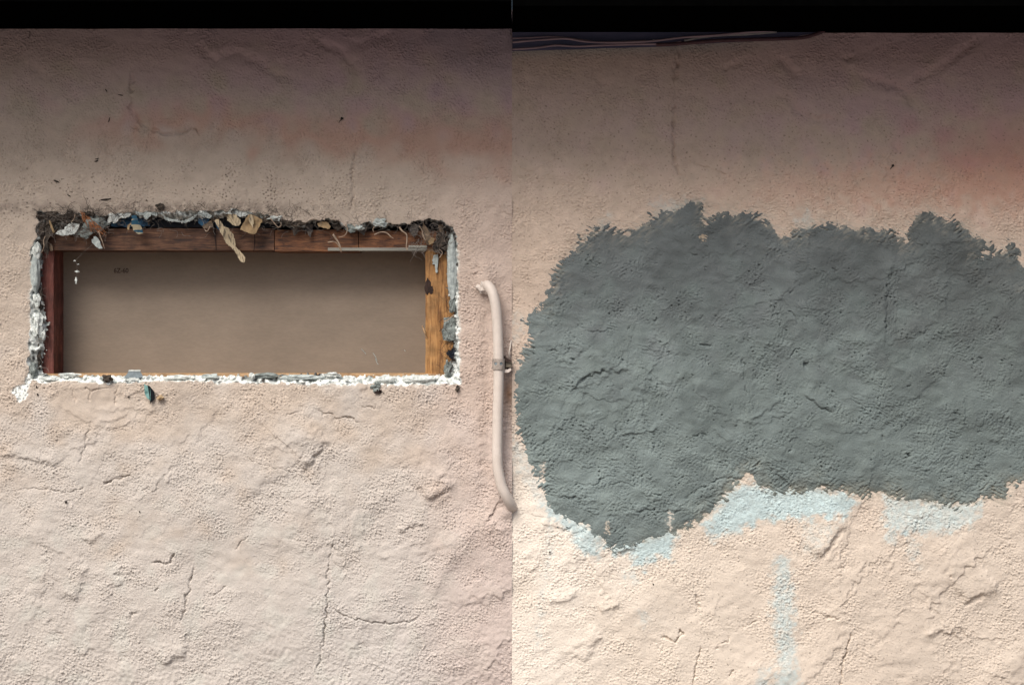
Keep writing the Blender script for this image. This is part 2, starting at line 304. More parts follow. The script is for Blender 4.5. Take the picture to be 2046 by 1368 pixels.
def left_wall():
    xs = sorted(coarse(-30, -1600, 2)) + list(np.arange(-30, 1022.5, CELL)) + [1023.0]
    ys = [20.0, 30.0] + list(np.arange(40, 1392, CELL)) + coarse(1391.5, VW + 20, 2)
    F = Field(xs, ys); U, V = F.U, F.V
    smooth = [(560, 1240, 70, 120), (310, 1060, 60, 60), (180, 790, 70, 25), (470, 1130, 40, 45), (300, 170, 90, 60), (500, 540, 900, 1), (190, 820, 90, 30)]
    rough = stucco_base(F, 0, 0, 1.0, smooth)
    F.H += 0.35 * np.clip((V - 1150) / 200, 0, 1) * samp(T_12, U, V, 31, 9)
    G, S, B = F.groove, F.step, F.blob
    # cracks
    G([(668,1072),(660,1105),(656,1130),(653,1150)], 1.8, 1.4)
    G([(656,1140),(655,1180),(653,1225),(648,1270),(643,1300),(634,1337)], 3.6, 1.5, .08)
    G([(657,1212),(676,1222),(700,1234),(735,1241),(765,1245),(800,1244),(822,1240),(842,1229)], 2.6, 1.6, .1)
    G([(388,1130),(383,1150),(377,1182),(371,1205),(367,1225),(350,1248)], 2.6, 1.5, .08)
    G([(203,969),(222,960),(250,952),(262,945)], 3.0, 1.7, .12)
    G([(18,982),(60,976),(95,977),(125,983),(150,981),(165,974),(172,966)], 1.7, 1.4, .1)
    G([(482,907),(512,925),(560,938),(600,946),(622,960),(633,977)], 1.2, 0.9, .1)
    G([(632,822),(660,828),(676,836),(690,832),(705,838),(722,846)], 2.4, 1.3, .12)
    G([(180,850),(172,880),(165,905),(160,932)], 1.5, 2.0, .1)
    G([(718,813),(735,815),(755,812)], 1.5, 1.2); G([(570,832),(600,822)], 1, 1.2)
    G([(302,1126),(318,1123),(333,1127),(342,1118),(346,1104)], 3.8, 2.0, .1)
    G([(328,1098),(342,1108)], 1.2, .9)
    G([(468,1098),(482,1085),(494,1070)], 1.6, 1.4); G([(425,1190),(440,1180),(452,1168)], 1.8, 1.6)
    G([(310,1182),(318,1172)], 2, 2); G([(255,1240),(268,1226),(280,1220)], 2, 4)
    # trowel ledges / gouges
    S([(606,943),(622,930),(634,908),(645,890),(660,874)], 7.0, 45, 7)
    G([(606,946),(622,930),(636,908),(648,888)], 3.4, 5.5, .25)
    S([(855,1008),(868,998),(884,990),(900,975),(912,960)], 6.5, 45, 6); G([(856,1006),(882,988),(900,974)], 3.2, 5, .25)
    S([(792,1062),(806,1058),(818,1050),(836,1048),(852,1052)], 3.4, 14, 1.8); B(800, 1058, 8, 6, 2.5)
    S([(150,1205),(160,1165),(168,1142),(180,1124)], 4.2, 30, 3.5); S([(174,1086),(190,1074),(212,1068)], 3.0, 14, 2)
    S([(322,1330),(338,1318),(352,1308),(372,1312)], 5.2, 30, 3.5)
    S([(-10,908),(30,910),(60,918),(100,925),(130,928)], 4.2, 18, 2.5)
    B(30, 930, 26, 10, 2.0); B(62, 1062, 30, 14, 1.4)
    S([(260,826),(230,840),(206,842),(190,842)], 1.6, 14, 1.2)
    S([(270,830),(245,852),(222,856),(205,855),(190,845),(168,842),(150,828),(120,815),(100,820)], 1.3, 20, 1.2)
    S([(90,803),(115,785),(135,778),(160,780)], 1.3, 14, 1.5); G([(145,778),(150,805)], 1.2, 2); G([(182,775),(178,803)], 1.2, 2); G([(232,772),(232,808)], 1.2, 2)
    S([(300,770),(270,785),(240,800)], 2.2, 16, 1.5); G([(160,776),(185,780),(205,775),(225,778)], 2.0, 1.4)
    S([(178,818),(215,822),(260,815),(330,822)], 1.6, 14, 1.5)
    # broad ridge at lower right, mound under the conduit
    for (u, v, a, b, h, an) in [(945,1062,70,26,6,-38),(880,1150,70,20,5,-62),(850,1250,55,20,4,-50),(1000,1048,34,16,5,25)]: B(u, v, a, b, h, an)
    S([(975,1036),(1000,1050),(1023,1080)], -6, 28, 4, .05)
    B(920,1110,26,14,2,0); B(650, 1000, 60, 40, 1.5)
    # top part: soft valleys
    for p, dp, w_ in [([(392,88),(412,108),(430,122),(442,124)],3.6,9), ([(430,116),(478,106),(520,128),(548,146),(592,160)],3.2,9), ([(618,72),(650,90),(682,102),(700,124),(716,152)],3.8,9),
                      ([(700,95),(740,78),(790,62)],2.5,9), ([(60,120),(80,150),(96,158)],2.5,10)]: G(p, dp, w_, .2); S(p, 1.6, 20, 5, .2)
    G([(262,132),(262,165),(260,200),(264,225),(280,244),(300,258),(330,268),(372,264),(392,255)], 2.6, 3.2, .1)
    G([(378,253),(390,258),(400,272)], 2.4, 1.5, .1); G([(712,300),(706,330),(704,360),(706,395),(703,425)], 2.2, 3, .1)
    G([(262,256),(285,266)], 2, 1.2); G([(588,408),(592,420),(586,435)], 1.5, 1.2)
    G([(974,590),(976,700),(974,850),(974,1000)], 3.0, 15, .1); G([(1014,740),(1016,850),(1014,930)], 2.0, 9, .2); B(1016,1024,16,10,7)
    B(968, 556, 20, 24, 10); S([(955,545),(948,535),(956,520)], 3, 12, 1.5); B(968, 532, 12, 9, 2.5); B(958,575,12,10,3)
    G([(-10,236),(60,238),(110,250)], -1.6, 16, .2)
    # colour
    base = np.array((0.48, 0.408, 0.345), np.float32)
    col = np.ones(U.shape + (3,), np.float32) * base
    n1 = samp(T_low, U, V, 900, 40); n2 = samp(T_mid, U, V, 20, 900); n3 = samp(T_30, U, V, 50, 60)
    col *= (1 + 0.025 * n2 + 0.02 * n3)[..., None]
    col = mixc(col, (0.49, 0.462, 0.435), sig((V - 860 + 60 * n2 + 60 * n1) / 70) * 0.75)         # greyer, chalkier low down
    col = mixc(col, (0.50, 0.475, 0.455), sig((V - 1180 + 50 * n1) / 60) * sig((U - 620) / 90) * 0.7)
    col = mixc(col, (0.50, 0.49, 0.45), sig((samp(T_mid, U, V, 300, 711) - 0.9) * 4) * sig((V - 1000) / 40) * 0.5)
    col = mixc(col, (0.50, 0.385, 0.345), sig((U - 880) / 40) * sig((V - 300) / 60) * 0.55)
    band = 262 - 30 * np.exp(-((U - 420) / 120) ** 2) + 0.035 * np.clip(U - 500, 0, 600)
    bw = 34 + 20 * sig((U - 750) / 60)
    col = mixc(col, (0.52, 0.27, 0.20), np.exp(-((V - band + 14 * n2) / bw) ** 2) * sig((U - 190 + 40 * n2) / 45) * 0.48)   # reddish lens tint laid into the wall colour
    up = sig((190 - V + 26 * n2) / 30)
    col = mixc(col, (0.46, 0.335, 0.385), up * (0.45 + 0.4 * sig((U - 350) / 120)))                  # mauve lens tint near the top, painted into the colour
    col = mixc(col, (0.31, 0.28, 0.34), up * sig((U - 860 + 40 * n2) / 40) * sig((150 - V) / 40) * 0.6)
    # dirt specks
    sp = samp(T_pit, U, V, 11, 5) - 2.0 + 0.35 * samp(T_mid, U, V, 5, 5)
    dz = np.exp(-((V - 395) / 50) ** 2) * sig((740 - U) / 60) + 0.25
    col = mixc(col, (0.11, 0.09, 0.075), sig(sp * 7) * dz * 0.9)
    g = np.exp(-((V - 415) / 13) ** 2) * sig((n3 + 0.5) * 3) * sig((640 - U) / 40); col = mixc(col, (0.16, 0.13, 0.11), g * 0.55)
    # brownish shade right of the conduit, painted into the wall colour
    col = mixc(col, (0.22, 0.13, 0.08), np.exp(-((U - 1016) / 10) ** 2 - ((V - 785) / 28) ** 2) * 0.9)
    # opening
    b = (slice(np.searchsorted(F.ys, 380), np.searchsorted(F.ys, 810)), slice(np.searchsorted(F.xs, 20), np.searchsorted(F.xs, 960)))
    Ub, Vb = U[b], V[b]; jit = 0.5 * samp(T_12, Ub, Vb, 3, 3) + 1.4 * samp(T_30, Ub, Vb, 31, 3) + 0.3 * samp(T_fw, Ub, Vb)
    so_ = poly_sd(Ub, Vb, OUT) + jit
    si_ = poly_sd(Ub, Vb, INN) + 1.6 * samp(T_12, Ub, Vb, 300, 3) + 0.7 * samp(T_fw, Ub, Vb, 90, 40)
    f = np.clip(so_ / (so_ + np.maximum(-si_, 0) + 1e-3), 0, 1); inside = so_ > 0
    Hb = F.H[b]
    chunk = 0.8 * samp(T_12, Ub, Vb, 500, 100) + 0.4 * samp(T_fw, Ub, Vb, 10, 700) + 3.2 * samp(T_30, Ub, Vb, 60, 600)
    Hb = np.where(inside, -(1.5 + 19 * f ** 1.1) + chunk * np.clip(f * 4, 0, 1) * np.clip((1 - f) * 3 + .3, 0, 1), Hb - 1.2 * np.exp(so_ / 4))
    F.H[b] = Hb
    cb = col[b]; white = np.array((0.80, 0.84, 0.82), np.float32); gry = np.array((0.30, 0.33, 0.325), np.float32); drk = np.array((0.05, 0.045, 0.042), np.float32)
    wgt = np.zeros(Ub.shape, np.float32)        # 0 dark .. 1 grey .. 2 white
    top = Vb < 480
    for (x0, x1, val) in [(60,215,0.25),(215,540,1.45),(540,600,0.8),(600,690,0.15),(690,810,0.75),(810,930,0.1)]:
        wgt = np.where(top & (Ub >= x0) & (Ub < x1), val, wgt)
    lft = (~top) & (Ub < 300) & (Vb < 745)
    wgt = np.where(lft, np.where(Vb < 500, 1.3, np.where(Vb < 590, 1.05, np.where(Vb < 700, 1.7, 1.3))), wgt)
    rgt = (~top) & (Ub > 700) & (Vb < 745)
    wgt = np.where(rgt, np.where(Vb < 590, 1.1, 2.0 - 2.2 * np.clip(f - 0.25, 0, 1)), wgt)
    wgt = np.where((~top) & (Vb >= 745), 1.95, wgt)
    for (x0, x1) in [(480, 570), (575, 640)]: wgt = np.where((Vb > 742) & (Ub > x0) & (Ub < x1), 1.75 - 1.2 * f, wgt)
    wn = wgt + 0.45 * samp(T_12, Ub, Vb, 40, 44) + 0.3 * samp(T_30, Ub, Vb, 70, 14) - 0.35 * sig((f - 0.8) * 12)
    cw = mixc(np.ones_like(cb) * drk, gry, wn); cw = mixc(cw, white, wn - 1)
    spk = sig((samp(T_pit, Ub, Vb, 222, 15) - 1.5) * 6); cw = mixc(cw, (0.08, 0.085, 0.085), spk * 0.85)
    cb = np.where((inside)[..., None], cw, cb)
    # chalky chipped patch at the lower left corner, with its grey smear
    chip = poly_sd(Ub, Vb, [(44,766),(58,768),(56,785),(46,800),(42,805),(34,803),(32,790),(25,782),(34,772)]) + jit
    cb = mixc(cb, white, sig(chip * 2)); cb = mixc(cb, (0.1, 0.1, 0.1), sig(chip * 2) * sig((samp(T_pit, Ub, Vb, 5, 5) - 0.9) * 6) * .8)
    F.H[b] += np.where(chip > 0, -1.5, 0)
    thin = np.exp(-(np.clip(-so_, 0, 99) / 3.0) ** 2) * (~top) * (~inside) * sig(samp(T_30, Ub, Vb, 9, 9) * 3 - .5); cb = mixc(cb, (0.66, 0.66, 0.62), thin * 0.6)
    col[b] = cb
    cls = np.zeros(U.shape, np.int8); cb2 = cls[b]; cb2[inside] = 1; cb2[si_ > 0] = 2; cls[b] = cb2
    v4 = np.stack([cls[:-1, :-1], cls[1:, :-1], cls[1:, 1:], cls[:-1, 1:]], -1)
    edge = (v4.max(-1) >= 1) & ((v4 == 2).sum(-1) < 2); wallf = v4.max(-1) == 0
    org = Vector((0.0, 0, 0))
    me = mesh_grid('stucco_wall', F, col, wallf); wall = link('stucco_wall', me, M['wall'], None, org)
    tag(wall, 'pinkish beige stucco wall with a ragged rectangular opening cut in it', 'wall')
    me = mesh_grid('broken_edge', F, col, edge); link('broken_edge', me, M['edge'], wall)
    return F, wall
FL, wallL = left_wall()

# =================================================================== RIGHT WALL (with the cement patch)
PATCH = [(1385,402),(1402,408),(1404,430),(1410,442),(1440,426),(1470,430),(1500,426),(1520,434),(1535,446),(1548,468),(1572,474),(1590,462),(1620,452),(1645,446),(1700,456),(1745,456),(1785,462),(1798,470),(1801,485),(1812,476),(1820,446),(1838,430),(1862,424),(1872,440),(1905,440),(1930,456),(1950,476),(1978,490),(1962,515),(1995,502),(2026,490),(2035,500),(2040,520),(2052,540),(2060,580),(2110,590),(2260,600),(2330,700),
         (2300,900),(2100,930),(2046,956),(2022,964),(2004,1000),(1975,990),(1945,1004),(1905,1010),(1860,1000),(1800,996),(1765,984),(1720,988),(1660,976),(1600,980),(1560,984),(1530,974),(1510,962),(1499,943),(1490,946),(1480,962),(1462,975),(1440,1002),(1412,1030),(1380,1048),(1340,1062),(1300,1076),(1262,1090),(1232,1097),(1212,1088),(1190,1066),(1160,1045),(1120,1030),(1095,1008),(1086,980),(1078,955),(1055,920),(1044,885),(1034,850),(1030,800),(1031,760),(1040,720),(1046,700),(1062,668),(1052,650),(1054,628),(1085,610),(1096,585),(1100,560),(1112,530),(1140,512),(1155,490),(1180,466),(1205,452),(1240,466),(1275,456),(1300,440),(1310,432),(1335,428),(1360,412)]
def right_wall():
    xs = [1023.0] + list(np.arange(1024, 2076, CELL)) + coarse(2075.5, 3600, 2)
    ys = [20.0, 30.0] + list(np.arange(40, 1392, CELL)) + coarse(1391.5, VW + 20, 2)
    F = Field(xs, ys); U, V = F.U, F.V
    smooth = [(1330, 1230, 55, 60), (1460, 1180, 50, 60), (1820, 1290, 60, 80), (1230, 140, 25, 25), (1480, 1300, 40, 40)]
    stucco_base(F, 333, 555, 1.05, smooth)
    G, S, B = F.groove, F.step, F.blob
    S([(1636,1122),(1655,1098),(1670,1075),(1682,1058),(1700,1040)], 7.5, 45, 7); G([(1638,1120),(1655,1098),(1672,1074),(1686,1054)], 3.6, 5.5, .25)
    S([(1925,1212),(1945,1200),(1968,1190),(1985,1178),(2000,1165)], 7.0, 45, 7); G([(1926,1212),(1948,1198),(1972,1186)], 3.4, 5.5, .25)
    S([(1846,1272),(1860,1266),(1880,1260),(1905,1262),(1920,1268)], 3.6, 14, 1.8); B(1856, 1268, 8, 6, 2.5)
    G([(1701,1262),(1696,1290),(1690,1310),(1682,1330),(1680,1380)], 3.4, 1.6, .08)
    G([(1320,1270),(1336,1276),(1350,1280),(1358,1272),(1363,1258)], 3.8, 2.2, .1)
    G([(1402,1290),(1394,1315),(1388,1345),(1384,1385)], 3.0, 1.6, .08)
    G([(1322,1180+118),(1326,1300)], 1.5, 3)
    S([(1170,1325),(1182,1290),(1192,1278),(1206,1262)], 4.2, 30, 3.5); S([(1200,1222),(1220,1212),(1240,1210)], 3.0, 14, 2)
    S([(1090,1205),(1120,1200),(1145,1192),(1160,1190)], 3.0, 14, 2.5); B(1085, 1045, 18, 14, 3); B(1112,1190,36,16,1.6)
    G([(1486,1255),(1500,1248),(1514,1236)], 1.8, 1.5); G([(1425,1296),(1438,1290),(1462,1270)], 1.8, 1.6)
    G([(1391,1185),(1394,1200),(1397,1215)], 2, 2.5); G([(1455,1350),(1466,1340)], 1.8, 1.3)
    S([(1225,1105),(1245,1098),(1275,1093)], 4.0, 12, 1.4)
    G([(1620,1220),(1650,1232),(1680,1236)], 1.6, 1.8); B(2030, 1310, 70, 26, 6, -35); B(1960, 1380, 60, 30, 3, -40)
    G([(1562,1078),(1563,1100),(1566,1110)], 1.2, .9)
    for p, dp, w_ in [([(1556,108),(1568,125),(1585,142),(1596,160)],3.6,9), ([(1440,140),(1462,130),(1486,122)],3,7), ([(1680,118),(1700,115),(1712,110)],3,5), ([(1700,148),(1745,160),(1795,172),(1820,195),(1832,225)],4.2,9),
                      ([(1795,175),(1850,150),(1885,130),(1930,98),(1965,70)],3.6,8), ([(1540,190),(1580,195),(1590,220),(1625,240),(1690,240)],3,8), ([(1186,110),(1190,150),(1205,175)],2.2,9)]:
        G(p, dp, w_, .2); S(p, 1.8, 20, 5, .2)
    B(1700, 128, 14, 7, 3); B(1560, 170, 24, 14, 2.5); B(1450, 165, 20, 14, 2.5)
    G([(1354,90),(1358,115),(1350,135),(1348,205)], 2.2, 3.5, .15)
    G([(1346,205),(1347,245),(1346,290),(1347,325),(1356,345),(1370,358)], 2.6, 3, .1)
    G([(1385,322),(1405,334),(1440,345),(1455,350)], 2.2, 1.8, .1); G([(1348,115),(1356,128),(1352,135)], 3, 3)
    G([(1030,335),(1120,345),(1210,358)], -1.6, 16, .2)
    # colour
    base = np.array((0.50, 0.405, 0.335), np.float32); col = np.ones(U.shape + (3,), np.float32) * base
    n1 = samp(T_low, U, V, 100, 240); n2 = samp(T_mid, U, V, 620, 900); n3 = samp(T_30, U, V, 50, 60)
    col *= (1 + 0.025 * n2 + 0.02 * n3)[..., None]
    col = mixc(col, (0.62, 0.555, 0.48), sig((V - 900) / 60) * (0.85 - 0.35 * sig((U - 1600) / 120)))
    col = mixc(col, (0.74, 0.68, 0.61), sig((V - 900) / 60) * sig((1180 - U + 60 * n1) / 60) * 0.75)
    col = mixc(col, (0.50, 0.44, 0.38), sig((V - 950) / 50) * sig((U - 1780 + 60 * n2) / 80) * 0.7)
    col = mixc(col, (0.45, 0.32, 0.355), sig((250 - V + 40 * n2) / 45) * (0.35 + 0.45 * sig((U - 1500) / 90)))  # mauve lens tint of the upper wall, painted into its colour
    col = mixc(col, (0.46, 0.20, 0.155), sig((U - 1880 + 45 * n2) / 55) * np.exp(-((V - 320) / 88) ** 2) * 0.55)  # red lens tint painted in towards the right edge
    col = mixc(col, (0.50, 0.27, 0.19), sig((U - 1560 + 50 * n2) / 80) * np.exp(-((V - 372 + 12 * n3) / 45) ** 2) * 0.42)  # wider, softer stretch of the painted red tint
    col = mixc(col, (0.30, 0.32, 0.31), np.exp(-((V - 100 + 0.03 * (U - 1023)) / 16) ** 2) * sig((1500 - U) / 60) * 0.6)
    sp = samp(T_pit, U, V, 11, 5) - 2.15; col = mixc(col, (0.11, 0.09, 0.075), sig(sp * 7) * 0.6)
    # exposed pale blue undercoat
    ux = F.Uw; vx = F.Vw; bl = np.array((0.42, 0.53, 0.55), np.float32)
    for pts, st_ in [([(1408,1040),(1430,1020),(1450,985),(1475,968),(1600,970),(1690,985),(1712,1002),(1690,1030),(1640,1033),(1590,1036),(1520,1040),(1470,1062),(1422,1076),(1415,1060)], 0.95),
                  ([(1086,1012),(1120,1022),(1195,1062),(1210,1090),(1200,1082),(1192,1100),(1196,1112),(1176,1110),(1165,1106),(1140,1066),(1118,1044),(1095,1030)], 0.9),
                  ([(1215,1092),(1300,1070),(1345,1055),(1352,1068),(1346,1088),(1338,1118),(1318,1112),(1296,1122),(1284,1138),(1268,1122),(1258,1102),(1230,1110)], 0.95),
                  ([(1768,990),(1960,1004),(1958,1026),(1940,1046),(1900,1062),(1840,1066),(1790,1058),(1768,1050)], 0.72),
                  ([(1775,1050),(1800,1058),(1790,1085),(1768,1080)], 0.6),
                  ([(1548,1112),(1574,1108),(1584,1180),(1586,1250),(1590,1330),(1600,1385),(1540,1385),(1556,1330),(1546,1230)], 0.68),
                  ([(1600,1050),(1690,1035),(1660,1075),(1630,1110),(1604,1100)], 0.3),
                  ([(1812,1075),(1836,1085),(1834,1130),(1818,1120)], 0.4),
                  ([(1024,860),(1060,930),(1098,1010),(1090,1030),(1050,960),(1024,930)], 0.45), ([(1100,1040),(1106,1080),(1086,1200),(1076,1300),(1070,1290),(1084,1160)], 0.3),
                  ([(1250,1140),(1270,1140),(1270,1160),(1250,1160)], .5), ([(1280,1222),(1298,1228),(1294,1244),(1276,1238)], .45), ([(1520,1340),(1540,1330),(1530,1385),(1500,1385)], .55),
                  ([(1300,408),(1330,395),(1350,402),(1370,398),(1400,402),(1330,440)], .35), ([(1190,470),(1205,436),(1220,430),(1210,470)], .35), ([(1590,430),(1620,425),(1622,460),(1600,455)], .4),
                  ([(1024,620),(1044,625),(1046,670),(1024,690)], .25)]:
        bx = F.box(pts, 14)
        if U[bx].size == 0: continue
        sd = poly_sd(ux[bx], vx[bx], pts) + 3.5 * samp(T_30, U[bx], V[bx], 9, 200) + 2.2 * samp(T_e1, U[bx], V[bx]) + 1.5 * samp(T_12, U[bx], V[bx], 8, 8)
        col[bx] = mixc(col[bx], bl * (1 + 0.06 * samp(T_12, U[bx], V[bx], 7, 7))[..., None], sig(sd / 3.2) * st_ * (st_ + (1 - st_) * sig(2.2 * samp(T_12, U[bx], V[bx], 70, 7) + 1.6 * samp(T_30, U[bx], V[bx], 70, 7))))
    B(1577, 1342, 6, 6, 3); B(1572,1330,12,10,1.5)
    # thin olive smear of cement over the stucco near the patch's lower rim
    bx = F.box([(1023, 380), (2070, 1130)], 0); Ub, Vb = U[bx], V[bx]
    sdp = poly_sd(Ub, Vb, PATCH)
    sm = np.exp(-np.clip(-sdp, 0, 99) / 9) * sig((samp(T_e2, Ub, Vb) + 0.5 * samp(T_12, Ub, Vb)) * 2.5)
    low = sig((Vb - 930) / 20) * sig((Ub - 1200) / 30) * (0.6 + .4 * sig(samp(T_mid, Ub, Vb) * 3))
    col[bx] = mixc(col[bx], (0.235, 0.225, 0.18), sm * low * 0.8)
    col[bx] = mixc(col[bx], (0.25, 0.285, 0.265), np.exp(-np.clip(-sdp, 0, 99) / 12) * sig((520 - Vb) / 20) * sig((samp(T_e2, Ub, Vb, 50, 50)) * 2.5 - 1) * 0.7)
    H0 = F.H.copy(); F.H[bx] -= 6 * sig((sdp - 16) / 2); col[bx] = mixc(col[bx], (0.12, 0.145, 0.14), sig((sdp - 10) / 2))
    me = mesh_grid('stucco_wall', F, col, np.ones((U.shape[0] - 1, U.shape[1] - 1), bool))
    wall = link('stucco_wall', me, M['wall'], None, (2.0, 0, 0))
    tag(wall, 'peach stucco wall with a large grey cement patch and pale blue undercoat showing', 'wall')
    # ---- cement patch laid over it
    xs2 = list(np.arange(1023, 2076, CELL)) + coarse(2075.5, 2345, 1.6, 1.1, 6); ys2 = list(np.arange(385, 1115, CELL))
    Pt = Field(xs2, ys2); U, V = Pt.U, Pt.V
    xi = np.clip(np.searchsorted(F.xs, Pt.xs), 0, len(F.xs) - 1)
    ji = np.clip(np.searchsorted(F.ys, Pt.ys), 0, len(F.ys) - 1)
    wallH = H0[np.ix_(ji, xi)]
    k = 5; sm = wallH.copy()                                  # soft copy of the wall under it
    for ax in (0, 1):
        for _ in range(3):
            sm = sum(np.roll(sm, s_, ax) for s_ in range(-k, k + 1)) / (2 * k + 1)
    ms = sig(samp(T_mid, U, V, 100, 555) * 2.2)
    stre = samp(T_e1, U, V) * ms + samp(T_e2, U, V) * (1 - ms)
    sd = poly_sd(U, V, PATCH) + (1.0 + 9 * sig(4 * samp(T_mid, U, V, 640, 20) - 2)) * stre + 3.5 * samp(T_30, U, V, 77, 3) + 1.6 * samp(T_fw, U, V) 
    wm = np.clip(sd / 24, 0, 1); wm = wm * wm * (3 - 2 * wm)
    hb = wallH * (1 - wm) + sm * wm
    t = np.where(sd > 0, 0.25 + 2.8 * (1 - np.exp(-sd / 20)), np.maximum(sd * 0.28, -1.6))
    Pt.H = (hb + t).astype(np.float32)
    r1 = sig(samp(T_mid, U, V, 222, 111) * 2.5); r2 = sig(samp(T_mid, U, V, 700, 300) * 2.5); rr = 0.25 + 0.95 * sig(samp(T_mid, U, V, 50, 800) * 3 + samp(T_low, U, V, 50, 80) * 1.5 + (V - 820) / 120)
    for (u, v, ru, rv) in [(1250,690,70,35),(1640,720,60,40),(1240,800,60,40),(1460,830,60,60),(1350,500,70,30),(1720,900,50,50),(1430, 850, 50, 25)]:
        rr = rr * (1 - 0.6 * np.exp(-((U - u) / ru) ** 2 - ((V - v) / rv) ** 2))
    tex = 0.40 * (samp(T_d1, U, V) * r1 + samp(T_d2, U, V) * (1 - r1)) * (0.5 + 0.5 * r2) + 0.3 * samp(T_d3, U, V) * (1 - r2) + 0.26 * samp(T_st, U, V, 70) + 0.18 * samp(T_st2, U, V, 9, 9)
    pit = np.clip(samp(T_pit, U, V, 400, 60) - 1.2, 0, 2) * (1 + sig(2 * samp(T_30, U, V, 5, 99)))
    Pt.H += wm * (rr * tex * 1.15 - (0.25 + rr) * 1.25 * pit * (0.4 + ms)) + 0.12 * wm * samp(T_30, U, V, 4, 4)
    rs = random.Random(77); pass
    for k_ in range(75):                                     # overlapping trowel sweeps with combed grain and one sharp lip
        u = rs.uniform(1040, 2080); v = rs.uniform(430, 1060); a = R(rs.choice([-35, -45, -28, 10, 30, -80, -5]) + rs.uniform(-12, 12)); L = rs.uniform(50, 150); W = rs.uniform(25, 75); h = rs.uniform(0.5, 1.9)
        b = Pt.box([(u, v)], L + W + 10)
        if U[b].size == 0: continue
        x = (U[b] - u) * math.cos(a) + (V[b] - v) * math.sin(a); y = -(U[b] - u) * math.sin(a) + (V[b] - v) * math.cos(a)
        y = y + rs.choice([-.003, .003, .005]) * x * x + 3 * samp(T_30, U[b], V[b], k_ * 31, 7) + 1.2 * samp(T_12, U[b], V[b], k_ * 13, 7)
        e = np.exp(-(x / L) ** 4) * sig(-y / 0.9) * np.clip((y + W) / W, 0, 1) * wm[b]
        Pt.H[b] += h * e + 0.16 * e * np.sin(y * 1.25 + k_ + 2 * samp(T_30, U[b], V[b], 3, k_ * 17))
    G, S, B = Pt.groove, Pt.step, Pt.blob
    S([(1136,792),(1150,770),(1168,755),(1190,744),(1210,741),(1240,740),(1268,736)], 3.2, 18, 1.6); G([(1150,772),(1180,748),(1215,741)], 2.2, 2.5)
    S([(1240,866),(1270,865),(1295,861),(1318,855)], 3.6, 9, 1.4, .12); B(1280, 858, 26, 5, -1.5, -6)
    G([(1155,645),(1165,655),(1185,664),(1200,662),(1225,655)], 1.6, 1.2, .1); G([(1395,452+60),(1375,508)], 1.6, 1.4)
    S([(1465,884),(1450,880),(1432,862),(1420,850)], 1.6, 12, 1); S([(1455,905),(1430,890),(1405,870)], 1.4, 10, 1); G([(1400,865),(1408,872)], 2.6, 3)
    S([(1668,828),(1650,815),(1625,802),(1600,786)], 3.0, 14, 1.4); G([(1605,790),(1640,812),(1665,828)], 1.6, 2)
    S([(1495,842),(1520,828),(1545,808),(1562,798)], 2.6, 12, 1.5); G([(1575,720),(1582,705),(1598,695)], 2, 1.5, .1); G([(1606,730),(1618,728)], 2.5, 4)
    for k_ in range(5): G([(1690 + 3 * k_, 780 + 9 * k_), (1740 + 3 * k_, 802 + 9 * k_), (1780 + 3 * k_, 826 + 9 * k_)], 0.9, 1.5)
    S([(1765,700),(1768,660),(1769,610),(1776,560),(1790,500)], 2.6, 16, 1.6); G([(1768,640),(1771,655)], 2.6, 2.5)
    for k_ in range(4): G([(1778 + 7 * k_, 520), (1774 + 7 * k_, 600), (1768 + 7 * k_, 690)], 0.7, 1.6)
    G([(1572,620),(1585,632),(1596,642)], 1.8, 1.3, .1); G([(1662,535),(1674,540)], 2.2, 2.5); G([(1394,686),(1412,690),(1425,692)], 2.6, 2)
    G([(1828,830),(1850,812)], 1, 2); S([(1925,850),(1927,830),(1925,800),(1935,790)], 1.8, 12, 1.5); G([(1760,868),(1766,880)], 2.6, 2.5); G([(1812,904),(1818,912)], 3, 2.5)
    G([(1484,715),(1490,775),(1495,795)], 1.6, 2, .1); G([(1485,778),(1494,782)], 2.2, 2); G([(1440,850),(1460,870)], 1.0, 1.2)
    G([(1360,1000),(1400,975),(1440,955)], 1.8, 2, .2); S([(1100,975),(1130,990),(1180,1000),(1240,1002)], 1.6, 12, 2)
    for k_ in range(7):
        a = rnd.uniform(1100, 1420); b_ = rnd.uniform(960, 1030); G([(a, b_), (a + 40, b_ - rnd.uniform(-6, 14)), (a + 75, b_ - rnd.uniform(-6, 26))], 1.2, 1.8, .2)
    for _ in range(60):
        a = rnd.uniform(1060, 2040); b_ = rnd.uniform(520, 960); l = rnd.uniform(4, 14); an = rnd.uniform(-.9, .5)
        G([(a, b_), (a + l * math.cos(an), b_ + l * math.sin(an))], rnd.uniform(1.2, 2.4), rnd.uniform(1, 2), .3)
    cc = np.ones(U.shape + (3,), np.float32) * np.array((0.130, 0.160, 0.160), np.float32)
    n2 = samp(T_mid, U, V, 10, 10)
    cc = mixc(cc, (0.095, 0.106, 0.113), sig((640 - V + 40 * n2) / 60) * 0.8)          # darker towards the top
    cc = mixc(cc, (0.078, 0.088, 0.088), sig((U - 1800 + 50 * n2) / 70) * sig((760 - V) / 60) * 0.6)
    cc = mixc(cc, (0.15, 0.183, 0.178), sig((samp(T_mid, U, V, 71, 510) - 0.6) * 2) * sig((V - 640) / 40) * 0.45)
    sw = samp(T_s1, U, V) * ms + samp(T_s2, U, V) * (1 - ms); Pt.H += wm * 0.4 * sw
    cc *= (1 + 0.08 * np.clip(sw, -2, 2) + 0.05 * samp(T_low, U, V, 30, 9))[..., None]; cc *= (1 + 0.25 * sig((1350 - U + 90 * n2) / 100) * sig((V - 620) / 50))[..., None]
    cc *= (1 + 0.02 * samp(T_30, U, V, 9, 2))[..., None]
